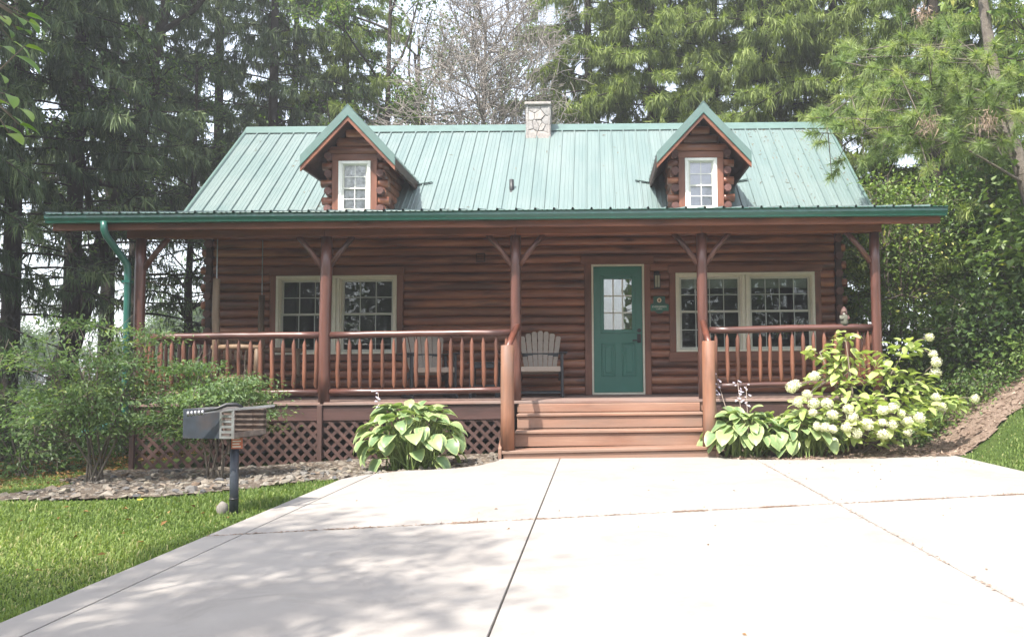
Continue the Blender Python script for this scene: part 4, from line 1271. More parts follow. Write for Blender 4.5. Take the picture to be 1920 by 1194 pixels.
# far trees across the open ground at the left
FAR = branchy(43, .25, [(0, 0, 0), (.1, 0, 2), (0, .1, 4), (.1, 0, 6)], 14, 3, True, 22, .22, L_DECID, first=.2, gap=.0, lim_len=2.6)
for k, (px, Y, s_, lab) in enumerate(((345, 52, .95, 'far pale green tree framed by the porch post and the cabin corner'), (300, 58, .9, 'far pale green tree just beside the corner porch post'), (215, 62, .85, 'far pale tree seen past the downspout'), (60, 55, .9, 'far pale tree behind the dark trunks near the edge'), (-40, 60, 1.0, 'far pale tree nearly out of view at the edge'))):
    tree('far_tree', lab, 'tree', FAR, (pxX(px, Y), Y, H(pxX(px, Y), Y)-.2), k*1.3, s_, 'far trees across the open ground')

# understory at the left
shrub('undergrowth_bush', 'dark bush under the spruces at the edge of the lawn', 'bush', (-7.6, 10.3, H(-7.6, 10.3)), (1.3, .8, 1.2), 50, 4200, .075, L_DARK, 51, clump_r=.24, group='shaded bushes left of the porch')
shrub('undergrowth_bush', 'dark bush between the leaning trunk and the downspout elbow', 'bush', (-7.4, 12.4, H(-7.4, 12.4)), (1.4, .8, 1.0), 50, 4200, .07, L_DARK, 52, clump_r=.24, group='shaded bushes left of the porch')
shrub('undergrowth_bush', 'sunlit yellow green bush glimpsed low behind the loose shrub', 'bush', (-9.0, 15.0, H(-9, 15)), (1.6, .8, 1.6), 50, 4000, .08, L_DECID, 53, clump_r=.25, group='shaded bushes left of the porch')

# shrubs in front of the porch end
shrub('burning_bush', 'loose airy shrub hiding the corner post and downspout', 'shrub', (-5.5, 8.55, H(-5.5, 8.55)), (1.02, .75, 2.05), 85, 7400, .06, L_BUSH, 61, stems=9, low=.26, clump_r=.15, ratio=.42, shell=.35, stem_r=.013, layered=True)
shrub('burning_bush', 'denser blue green shrub behind the charcoal grill', 'shrub', (-4.15, 8.5, H(-4.15, 8.5)), (.62, .55, 1.42), 60, 10500, .05, L_BUSH, 62, stems=8, low=.34, clump_r=.14, ratio=.45, shell=.3, stem_r=.012, layered=True)

# right side thicket
gt_ = 'leafy thicket on the bank right of the cabin'
for k, (x, y_, rad, n, ls, mat, lab) in enumerate((
    (5.2, 13.2, (1.1, .9, 4.2), 7500, .085, L_MAPLE, 'tall leafy thicket close behind the last porch post'),
    (6.9, 13.4, (1.3, .9, 3.3), 7000, .10, L_DARK, 'dark thicket under the hanging spruce boughs'),
    (7.0, 11.3, (1.0, .8, 2.7), 4200, .155, L_MAPLE, 'bright broad leaved thicket at the edge of the view above the mulch bank'),
    (5.9, 11.6, (1.0, .7, 1.3), 4600, .10, L_DARK, 'low dark thicket at the foot of the bank behind the hydrangea'),
    (8.3, 12.4, (1.3, 1.0, 4.2), 5200, .15, L_MAPLE, 'tall broad leaved thicket behind the pine trunk'),
    (9.2, 10.6, (1.2, .9, 1.6), 4000, .11, L_DARK, 'low thicket on top of the mulch bank'))):
    shrub('thicket', lab, 'bush', (x, y_, H(x, y_)-.1), rad, int(60+rad[2]*16), n, ls, mat, 70+k, stems=7, low=.02, clump_r=.27, group=gt_, ratio=.62, shell=.5, stem_r=.02)

GC = (((4.15, 10.6), 'leafy ground cover creeping up to the last porch post'), ((4.75, 10.5), 'leafy ground cover beside the patch at the porch post'), ((5.4, 10.6), 'leafy ground cover halfway along the upper edge of the mulch bank'),
      ((6.1, 10.8), 'leafy ground cover at the top of the mulch, second patch from the edge'), ((6.9, 11.0), 'leafy ground cover at the top of the mulch by the very edge of the view'), ((5.2, 11.4), 'leafy ground cover in the shade behind the mulch below the thicket'))
for k, ((x, y_), lab) in enumerate(GC):
    shrub('ground_cover_plant', lab, 'plant', (x, y_, H(x, y_)-.05), (.55, .4, .40), 26, 1700, .06, L_MAPLE if k % 2 else L_DARK, 90+k, stems=5, low=.05, clump_r=.15, group='ground cover along the mulch bank', ratio=.6)

# pine with long needles, its trunk leaning at the right edge
BARK_DRY = leafmat('dry_needle_clump', [(0, (.2, .15, .12)), (.6, (.33, .25, .2)), (1, (.42, .3, .22))], .15, .8, .1)
def pine_tree(seed):
    rs = np.random.RandomState(seed)
    base = np.array([6.75, 10.9, H(6.75, 10.9)])
    tr = np.array([(.0, 0, -.3), (-.25, 0, 1.0), (-.62, 0, 2.4), (-.9, .1, 3.6), (-1.0, .2, 5.0), (-1.0, .2, 7.5)])
    s0 = list(tr[:-1]); s1 = list(tr[1:]); r0 = [.13, .12, .105, .09, .07]; r1 = [.12, .105, .09, .07, .02]
    tips = []
    targets = [(1590, 175, 11.0), (1650, 120, 10.6), (1700, 75, 10.5), (1560, 215, 10.6), (1690, 150, 10.0), (1750, 160, 10.0), (1720, 215, 9.8), (1655, 205, 10.2), (1610, 240, 10.6), (1810, 175, 9.8), (1835, 230, 9.7), (1880, 195, 9.6), (1760, 90, 10.6), (1800, 250, 9.9), (1600, 100, 11.4), (1870, 110, 9.6), (1715, 250, 9.8), (1530, 245, 10.8)]
    for (px, py, Y) in targets:
        e = np.array([pxX(px, Y), Y, CAM_Z+(695-py)*Y/1450])-base
        zt = np.clip(e[2]-.2+rs.uniform(-.3, .3), 1.8, 6.0)
        p = np.array([np.interp(zt, tr[:, 2], tr[:, c]) for c in range(3)])
        m = (p+e)/2+np.array([0, 0, .12])+rs.normal(0, .08, 3)
        s0 += [p, m]; s1 += [m, e]; r0 += [.022, .013]; r1 += [.013, .006]
        for q in range(9):
            t = rs.uniform(.45, 1); b = m+(e-m)*t if t > .5 else p+(m-p)*t*2
            tt = b+rs.normal(0, .22, 3); tips.append((tt, tt-b+(e-p)*.2)); s0.append(b); s1.append(tt); r0.append(.008); r1.append(.005)
        tips.append((e, e-m))
    P, D, T = [], [], []
    for tp, d in tips:
        n = 150; d = d/np.linalg.norm(d)
        dirs = unit(d[None]*.55+rs.normal(0, .6, (n, 3)))
        along = rs.uniform(-.14, .05, (n, 1))
        P.append(tp+d[None]*along); D.append(dirs); T.append(np.clip(rs.normal(.5, .2)+rs.normal(0, .2, n), 0, 1))
    P = np.concatenate(P); D = np.concatenate(D); T = np.concatenate(T); n = len(P)
    L = rs.uniform(.11, .19, n); W = np.full(n, .0055)
    U = unit(rs.normal(0, 1, (n, 3))); Sd = unit(np.cross(D, U))
    V = np.stack([P-Sd*W[:, None], P+Sd*W[:, None], P+D*L[:, None]-np.array([0, 0, .02])], 1).reshape(-1, 3)
    F = np.arange(n*3).reshape(-1, 3)
    t = thing('pine_tree', 'long needled pine leaning in from the edge of the view over the roof end', 'tree', tuple(base))
    sv, sf = sticks(np.array(s0), np.array(s1), np.array(r0), np.array(r1), 8)
    link('trunk', np_mesh('trunk', sv, sf, M['bark_pale'], smooth=True), t)
    link('crown', np_mesh('crown', V, F, L_PINE, T), t)
    # bare twigs and dry brown needle clumps
    P, D, T = [], [], []
    for (px, py, Y) in ((1755, 228, 9.4), (1868, 222, 9.2), (1750, 12, 9.8)):
        c = np.array([pxX(px, Y), Y, CAM_Z+(695-py)*Y/1450])-base
        k = 110; P.append(c+rs.normal(0, .06, (k, 3))); D.append(unit(rs.normal(0, .5, (k, 3))+np.array([0, 0, -.8]))); T.append(rs.rand(k))
    P = np.concatenate(P); D = np.concatenate(D); T = np.concatenate(T); n = len(P); L = rs.uniform(.08, .16, n)
    Sd = unit(np.cross(D, unit(rs.normal(0, 1, (n, 3)))))*.005
    V = np.stack([P-Sd, P+Sd, P+D*L[:, None]], 1).reshape(-1, 3)
    link('dry_needles', np_mesh('dry_needles', V, np.arange(n*3).reshape(-1, 3), BARK_DRY, T), t)
    return t
pine_tree(81)

# broad leaved tree whose bough hangs in at the upper right
BIG = branchy(91, .14, [(0, 0, -.2), (-.1, 0, 2), (-.3, 0, 4), (-.5, .1, 6)], 10, 3, True, 9, .135, L_MAPLE, first=.5, gap=.35, lim_len=2.0)
tree('broadleaf_tree', 'broad leaved tree hanging large leaves into the upper corner above the pine', 'tree', BIG, (7.5, 9.9, H(7.5, 9.9)-.1), 0, 1.0)

# trees left of the driveway: a young one overhanging the camera side, two larger that shade lawn and porch end
SH1 = branchy(101, .09, [(0, 0, -.2), (.05, 0, 1.6), (.2, .05, 3.0), (.3, .1, 4.0), (.4, .1, 5.0)], 9, 3, True, 7, .085, L_DECID, first=.5, gap=.5, lim_len=1.3)
SH3 = branchy(103, .17, [(0, 0, -.2), (.05, 0, 2.5), (-.1, .1, 5), (.1, 0, 7.5), (.1, .1, 10.3)], 12, 3, True, 16, .12, L_DECID, first=.5, gap=.25, lim_len=1.7)
tree('leafy_tree', 'tall leafy tree outside the view that throws the soft shade on the near driveway', 'tree', SH3, (-5.5, -1.9, H(-5.5, -1.9)), 1.2, 1.0)
yt = tree('young_tree', 'young tree whose leafy twigs hang into the upper corner over the lawn', 'tree', SH1, (-4.0, .1, H(-4, .1)), .5, 1.0)
SH2 = branchy(102, .2, [(0, 0, -.2), (.1, 0, 2.5), (.3, .1, 5), (.4, 0, 8), (.5, .2, 11)], 12, 3, True, 10, .11, L_DECID, first=.38, gap=.45, lim_len=3.0)
tree('leafy_tree', 'broad leafy tree just outside the view that shades the lawn and the porch end', 'tree', SH2, (-9.8, 3.6, H(-9.8, 3.6)), .2, 1.0)
tree('spruce_tree', 'big dark spruce outside the view that shades the porch end and the shaded dormer', 'tree', SP3, (-11.2, 7.6, H(-11.2, 7.6)), .2, 1.0, gd)

def leaf_obj_mesh(name, nx, wid, cup, droop, mat, tipp=1.4, base=.35, wave=0.0, seed=0):
    """one leaf, unit length along +X, curved, with a fold along the midrib and a 'rim' attribute for its margin"""
    rs = np.random.RandomState(seed)
    V = []; R = []; F = []
    cols = (-1, -.5, 0, .5, 1)
    for i in range(nx+1):
        t = i/nx
        wprof = wid*((t**base)*(1-t)**(1/tipp*.9))*1.75+1e-4
        z0 = .10*sin(t*pi*.6)-droop*t**2.1
        for c in cols:
            yy = c*wprof*.5
            zz = z0+cup*abs(c)**1.2*wprof+wave*sin(t*9+c*2+seed)*abs(c)
            V.append((t*(1-.25*droop*t), yy, zz)); R.append(max(abs(c)*.95, t**6))
    k = len(cols)
    for i in range(nx):
        for j in range(k-1): F.append((i*k+j, i*k+j+1, (i+1)*k+j+1, (i+1)*k+j))
    me = bpy.data.meshes.new(name); me.from_pydata(V, [], F)
    a = me.attributes.new('rim', 'FLOAT', 'POINT'); a.data.foreach_set('value', np.array(R, np.float32))
    me.polygons.foreach_set('use_smooth', [True]*len(F)); me.materials.append(mat); me.update()
    return me
def place_leaf(me, name, parent, p, az, pitch, roll, L, wsc=1.0):
    o = link(name, me, parent); o.location = p; o.rotation_euler = (roll, -pitch, az); o.scale = (L, L*wsc, L); return o

# leaves of the young tree that hang in at the corner
YL = [leaf_obj_mesh('hanging_leaf', 5, .5, .12, .25, leafmat('hanging_leaf', [(0, (.09, .17, .04)), (.5, (.13, .22, .05)), (1, (.2, .27, .07))], .4, .4, .4, edge=((.16, .24, .06), .6, 1.0)), seed=s_) for s_ in range(3)]
ry = random.Random(12)
tw = []; tp0 = Vector((-2.62, 2.75, 2.9))
for (px, py, Y) in ((8, 12, 3.0), (22, 18, 3.05), (35, 22, 3.0), (15, 38, 3.0), (30, 10, 3.05), (5, 60, 3.1), (28, 70, 3.05), (10, 88, 3.1), (2, 165, 3.0), (18, 190, 3.0), (8, 205, 3.05), (22, 222, 3.0), (4, 240, 3.0), (-12, 30, 3.0), (-18, 70, 3.0), (-15, 180, 3.1), (-25, 120, 3.0), (-30, 10, 3.0), (-20, 225, 3.0)):
    p = Vector((pxX(px, Y), Y, CAM_Z+(702-py)*Y/1450))-yt.location
    a = Matrix.Rotation(-.5, 4, 'Z') @ p
    place_leaf(YL[ry.randrange(3)], 'hanging_leaf', yt, a, ry.uniform(-.9, .5)-.5, -ry.uniform(.1, .8), ry.uniform(-.5, .5), ry.uniform(.085, .12))
    tw.append(a)
m = MB()
rot = Matrix.Rotation(-.5, 4, 'Z')
root_p = rot @ (Vector((-3.5, 1.4, 3.2))-yt.location)
j1 = rot @ (Vector((-2.45, 2.9, 2.55))-yt.location); j2 = rot @ (Vector((-2.42, 3.0, 2.15))-yt.location)
m.tube([root_p, (root_p+j1)/2+Vector((0, 0, .1)), j1, j2], [.014, .01, .006, .004], 6)
for a in tw: m.tube([j1 if a.z > (j1.z+j2.z)/2 else j2, a], [.003, .002], 4)
m.build('hanging_twig', M['stem'], yt)

# ------------------------------------------------------------------ grass, stones, mulch chips
def grass(name, poly, dens, hmin, hmax, seed, wid=.0035, dist=True):
    rs = np.random.RandomState(seed)
    P = np.array(poly); a, b = P.min(0), P.max(0)
    n = int((b[0]-a[0])*(b[1]-a[1])*dens)
    x = rs.uniform(a[0], b[0], n); y_ = rs.uniform(a[1], b[1], n)
    k = inside(poly, x, y_)
    if dist:
        d = np.hypot(x, y_); k &= rs.rand(n) < np.clip(1.35-d/11, .22, 1)
    x, y_ = x[k], y_[k]; n = len(x)
    cl = np.sin(x*2.1+np.sin(y_*1.3)*2)*np.sin(y_*2.7+x)*.5+.5           # tufts and thin places
    cl2 = np.sin(x*.9+1)*np.cos(y_*1.15+x*.4)*.5+.5
    h = (hmin+(hmax-hmin)*rs.rand(n)**1.6)*(.5+.8*cl)*(1+.7*(rs.rand(n) < .03))
    az = rs.uniform(0, 2*pi, n); lean = rs.uniform(.1, .95, n)
    sx, sy = np.cos(az), np.sin(az)
    w_ = wid*rs.uniform(.7, 1.4, n)*(1+np.hypot(x, y_)*.07)
    z = hgt(x, y_)-.004
    B = np.stack([x, y_, z], 1); Sd = np.stack([-sy, sx, 0*sx], 1)*w_[:, None]
    Dv = np.stack([sx*lean, sy*lean, 0*sx], 1)*h[:, None]; Up = np.stack([0*h, 0*h, h], 1)
    m = B+Dv*.28+Up*.58; t = B+Dv*.85+Up*(1-.33*lean)[:, None]
    V = np.stack([B-Sd, B+Sd, m+Sd*.8, m-Sd*.8, t], 1).reshape(-1, 3)
    b_ = np.arange(n)[:, None]*5
    F = np.concatenate([b_+np.array(q) for q in ((0, 1, 2), (0, 2, 3), (3, 2, 4))], 1).reshape(-1, 3)
    dry = np.clip(1-np.abs(x+2.75)/.28, 0, 1)*(np.sin(y_*3.3)*.5+.5) if name == 'lawn_grass' else 0*x
    pale = np.exp(-((x+3.7)**2/.5+(y_-4.6)**2/.35))*(name == 'lawn_grass')
    tone = np.clip(.36+.3*(cl2-.5)+rs.normal(0, .18, n)+.6*(rs.rand(n) < .06)+.5*dry*rs.rand(n)+.25*pale, 0, 1)
    o = link(name, np_mesh(name, V, F, L_GRASS, np.repeat(tone, 3)))
    return tag(o, kind='stuff')
lawn_poly = [(-8.5, .6), (-2.475, .6), (-2.475, 7.5), (-2.55, 7.62), (-2.76, 7.45), (-3.1, 7.08), (-3.7, 6.78), (-4.4, 6.55), (-5.2, 6.5), (-5.4, 7.0), (-5.3, 7.9), (-6.3, 9.0), (-6.5, 10.5), (-10, 10.5)]
grass('lawn_grass', lawn_poly, 6600, .025, .066, 5, .0027)
bank_poly = [(4.23, 6.0), (4.23, 9.06), (4.7, 9.26), (5.3, 9.5), (6.5, 10.28), (8.5, 11.3), (9.5, 6.0)]
grass('bank_grass', bank_poly, 4500, .025, .06, 6, .003)

rs_ = np.random.RandomState(9)
STONES = []
for q in range(8):
    bm = bmesh.new()
    for _ in range(13):
        v = rs_.normal(0, 1, 3); v /= np.linalg.norm(v); bm.verts.new((v[0]*rs_.uniform(.8, 1), v[1]*.72*rs_.uniform(.8, 1), v[2]*.42))
    bmesh.ops.convex_hull(bm, input=bm.verts)
    bmesh.ops.delete(bm, geom=[v for v in bm.verts if not v.link_faces], context='VERTS')
    bmesh.ops.bevel(bm, geom=bm.edges[:], offset=.06, segments=1, affect='EDGES') if False else None
    bmesh.ops.triangulate(bm, faces=bm.faces)
    me = bpy.data.meshes.new('stone'); bm.to_mesh(me); bm.free(); me.materials.append(M['stone']); STONES.append(me)
cand = []
while len(cand) < 3200:
    x, y_ = rs_.uniform(-6.3, -1.1), rs_.uniform(6.5, 9.9)
    if inside(rock_poly, np.array([x]), np.array([y_]))[0]:
        r_ = rs_.uniform(.022, .048)*(1+.6*(rs_.rand() < .12))
        if hypot(x+2.05, y_-8.75) < .34: continue
        cand.append((x, y_, r_))
cand.sort(key=lambda c: -c[2]/hypot(c[0], c[1]))
for (x, y_, r_) in cand[:300]:
    o = link('stone', STONES[rs_.randint(8)], rock_bed); o.location = (x, y_, H(x, y_)+.02+r_*.18)
    o.rotation_euler = (rs_.normal(0, .25), rs_.normal(0, .25), rs_.uniform(0, 6.3)); o.scale = (r_, r_*rs_.uniform(.8, 1.1), r_*rs_.uniform(.8, 1.2))
V, F = [], []
nb_ = 0
for (x, y_, r_) in cand[300:]:
    me = STONES[rs_.randint(8)]; n = len(me.vertices); co = np.empty(n*3, np.float32); me.vertices.foreach_get('co', co); co = co.reshape(-1, 3)
    a = rs_.uniform(0, 6.3); c_, s_ = cos(a), sin(a); co = co*r_; co = np.stack([co[:, 0]*c_-co[:, 1]*s_, co[:, 0]*s_+co[:, 1]*c_, co[:, 2]], 1)+np.array([x, y_, H(x, y_)+.018])
    f = np.array([list(p.vertices) for p in me.polygons]); V.append(co); F.append(f+nb_); nb_ += n
small_mat = NT('small_river_stones')
vo = small_mat.n('ShaderNodeTexVoronoi'); small_mat.set(vo.inputs['Vector'], small_mat.mapping((14, 14, 14))); vo.inputs['Scale'].default_value = 1
cc = small_mat.ramp(small_mat.n('ShaderNodeSeparateColor', Color=vo.outputs['Color']).outputs[0], [(0, (.11, .095, .08)), (.3, (.2, .17, .135)), (.6, (.15, .115, .085)), (.8, (.24, .215, .18)), (1, (.1, .1, .1))])
small_mat.bsdf(cc, .9, None, .2)
sb = link('small_stones', np_mesh('small_stones', np.concatenate(V), np.concatenate(F), small_mat.m), rock_bed); tag(sb, kind='stuff')

def chips(name, poly, n, l0, l1, w0, w1, mat, seed, lift=.02, flat=.25, parent=None, yfun=None):
    rs = np.random.RandomState(seed)
    P = np.array(poly); a, b = P.min(0), P.max(0)
    x = rs.uniform(a[0], b[0], n); y_ = rs.uniform(a[1], b[1], n); k = inside(poly, x, y_); x, y_ = x[k], y_[k]; n = len(x)
    p = np.stack([x, y_, hgt(x, y_)+lift+rs.rand(n)*.012], 1)
    D = np.stack([rs.normal(0, 1, n), rs.normal(0, 1, n), rs.normal(0, flat, n)], 1); U = np.stack([rs.normal(0, .4, n), rs.normal(0, .4, n), np.ones(n)], 1)
    V, F = leaf_arrays(p, D, U, rs.uniform(l0, l1, n), rs.uniform(w0, w1, n), .2)
    o = link(name, np_mesh(name, V, F, mat, np.repeat(rs.rand(n), 2)), parent)
    return tag(o, kind='stuff')
BARK_CH = leafmat('bark_chips', [(0, (.13, .085, .06)), (.4, (.27, .19, .145)), (.8, (.40, .30, .235)), (1, (.5, .41, .33))], .02, .9, .1)
chips('bark_chips', mulch_poly, 26000, .03, .10, .008, .024, BARK_CH, 15, .022)
chips('leaf_litter', [(-9, 7.6), (-5.3, 7.7), (-6.2, 9.6), (-6.2, 13), (-10, 13)], 5000, .04, .08, .02, .04, L_SCRAP, 16, .012)
chips('lawn_litter', [(-4.5, 3), (-2.5, 3), (-2.5, 6.5), (-5.0, 6.4)], 55, .03, .06, .02, .035, L_SCRAP, 17, .03)
# grit, needles and small weeds caught in the joints
def joint_debris():
    rs = np.random.RandomState(23); X, Y = [], []
    for _ in range(4200):
        x = rs.uniform(DL, DR); w_ = .5+.5*sin(x*3.1)*sin(x*7.3+1)
        if rs.rand() < .25+.75*w_**3: X.append(x); Y.append(4.93+(x-DL)*slope+rs.normal(0, .003+.011*w_**4))
    for (x0, x1, yy, s_) in ((-.98, -.76, None, .018), (.55, .8, None, .014), (1.2, 1.5, None, .012), (2.1, 2.6, None, .014), (3.2, 3.5, None, .012)):
        n = 260; x = rs.uniform(x0, x1, n); X += list(x); Y += list(4.93+(x-DL)*slope+rs.normal(0, s_, n))
    for _ in range(420):
        X.append(1.82+rs.normal(0, .005)); Y.append(rs.uniform(2.8, 8.6))
    x = np.array(X); y_ = np.array(Y); n = len(x)
    p = np.stack([x, y_, np.full(n, .001)+rs.rand(n)*.004], 1)
    D = np.stack([rs.normal(0, 1, n), rs.normal(0, .5, n), rs.normal(0, .1, n)], 1); U = np.stack([0*x, 0*x, 1+0*x], 1)
    V, F = leaf_arrays(p, D, U, rs.uniform(.008, .03, n), rs.uniform(.004, .01, n), .1)
    o = link('joint_debris', np_mesh('joint_debris', V, F, BARK_CH, np.repeat(rs.rand(n)*.5+.2, 2))); tag(o, kind='stuff')
joint_debris()
def litter():
    rs = np.random.RandomState(29); n = 70
    x = np.concatenate([rs.uniform(DL, DR, 40), rs.uniform(1.6, 4.1, 30)]); y_ = np.concatenate([rs.uniform(3, 8.6, 40), rs.uniform(7.6, 8.9, 30)])
    k = inside(drive_poly, x, y_); x, y_ = x[k], y_[k]; n = len(x)
    p = np.stack([x, y_, np.full(n, .004)], 1); D = np.stack([rs.normal(0, 1, n), rs.normal(0, 1, n), rs.normal(0, .1, n)], 1); U = np.stack([rs.normal(0, .2, n), rs.normal(0, .2, n), 1+0*x], 1)
    V, F = leaf_arrays(p, D, U, rs.uniform(.012, .035, n), rs.uniform(.008, .02, n), .2)
    tag(link('leaf_scraps', np_mesh('leaf_scraps', V, F, L_SCRAP, np.repeat(rs.rand(n), 2))), kind='stuff')
    # needles shed on the roof below the spruces and the pine
    x = np.concatenate([rs.uniform(RX0, RX1, 60), rs.uniform(2.6, RX1-.1, 130)]); y_ = np.concatenate([rs.uniform(12.4, 14.5, 60), 14.5-2.0*rs.rand(130)**1.6])
    k = (np.abs(x+3.71) > .8) & (np.abs(x-1.675) > .8); x, y_ = x[k], y_[k]; n = len(x)
    p = np.stack([x, y_, 5.70-.94*(14.6-y_)+.004], 1); D = np.stack([rs.normal(0, .5, n), rs.normal(0, 1, n), 0*x], 1); D[:, 2] = D[:, 1]*.94; U = np.stack([0*x, -.68+0*x, .73+0*x], 1)
    V, F = leaf_arrays(p, D, U, rs.uniform(.03, .11, n), rs.uniform(.005, .014, n), .1)
    tag(link('shed_needles', np_mesh('shed_needles', V, F, L_SCRAP, np.repeat(rs.rand(n)*.6, 2))), kind='stuff')
litter()

# ------------------------------------------------------------------ hostas
HL = [leaf_obj_mesh('leaf', 7, .74, .12, .34, L_HOSTA, wave=.012, seed=s_) for s_ in range(5)]
def hosta(label, cx, cy, R, top, n, seed, Ls, squash=1.0, scapes=()):
    rr = random.Random(seed); z0 = H(cx, cy)
    t = thing('hosta', label, 'plant', (cx, cy, z0), 0, 'hostas beside the porch steps')
    st = MB()
    for i in range(n):
        u = (i+.5)/n; a = i*2.399+rr.uniform(-.4, .4)
        rad = R*u**.6*rr.uniform(.85, 1.1)*.72; L = rr.uniform(*Ls)*(1.05-.25*(1-u))
        zz = top*(.98-.50*u**1.7)*rr.uniform(.85, 1.08)*(1 if rr.random() > .12 else .45)
        p = Vector((rad*cos(a), rad*sin(a)*squash, zz))
        pitch = (.55-1.25*u)+rr.uniform(-.4, .3)
        place_leaf(HL[rr.randrange(5)], 'leaf', t, p, a+rr.uniform(-.5, .5), pitch, rr.uniform(-.45, .45), L, rr.uniform(.85, 1.15))
        b = Vector((rr.gauss(0, .09)+.12*cos(a), rr.gauss(0, .07)+.1*sin(a), 0)); m = b.lerp(p, .6)+Vector((0, 0, .06+.05*zz))
        st.tube([b, m, p], [.007, .006, .005], 5, caps=False)
    st.build('stalks', M_STALK, t, fix=False)
    for (px, py, ht, lean) in scapes:
        s = MB(); tip = Vector((px+lean, py, ht)); s.tube([(px, py, .1), (px+lean*.3, py, ht*.5), tip], [.006, .005, .003], 6); sc = s.build('flower_scape', M_SCAPE, t)
        fm = MB()
        for k in range(9):
            q = tip+Vector((rr.uniform(-.03, .03), rr.uniform(-.03, .03), -.03*k+.02)); e = q+Vector((rr.uniform(-.05, .05), rr.uniform(-.04, .04), rr.uniform(-.045, .005)))
            fm.tube([q, (q+e)/2, e], [.003, .009, .012], 5)
        tag(fm.build('flowers', M_LILAC, sc), kind='stuff')
    return t
M_STALK = plain('pale_green_stalk', (.2, .27, .08), .5, var=.2); M_SCAPE = plain('flower_stem', (.3, .24, .2), .6, var=.2); M_LILAC = plain('lilac_petals', (.62, .55, .66), .6, var=.1)
hosta('big fresh hosta with long pale stalks in the stones before the lattice', -2.06, 8.75, .78, .70, 165, 1, (.17, .265), .8, ((-.33, .0, .87, -.06),))
hosta('low spreading hosta with pale leaf margins right against the newel post', 1.78, 9.25, .60, .52, 110, 2, (.2, .27), .7, ((-.12, .1, .98, -.2), (.0, .1, .9, -.06), (.06, .1, .85, -.02)))
hosta('hosta clump squeezed between the neighbouring hosta and the white flowered hydrangea', 2.45, 9.2, .55, .5, 90, 3, (.18, .25), .7)

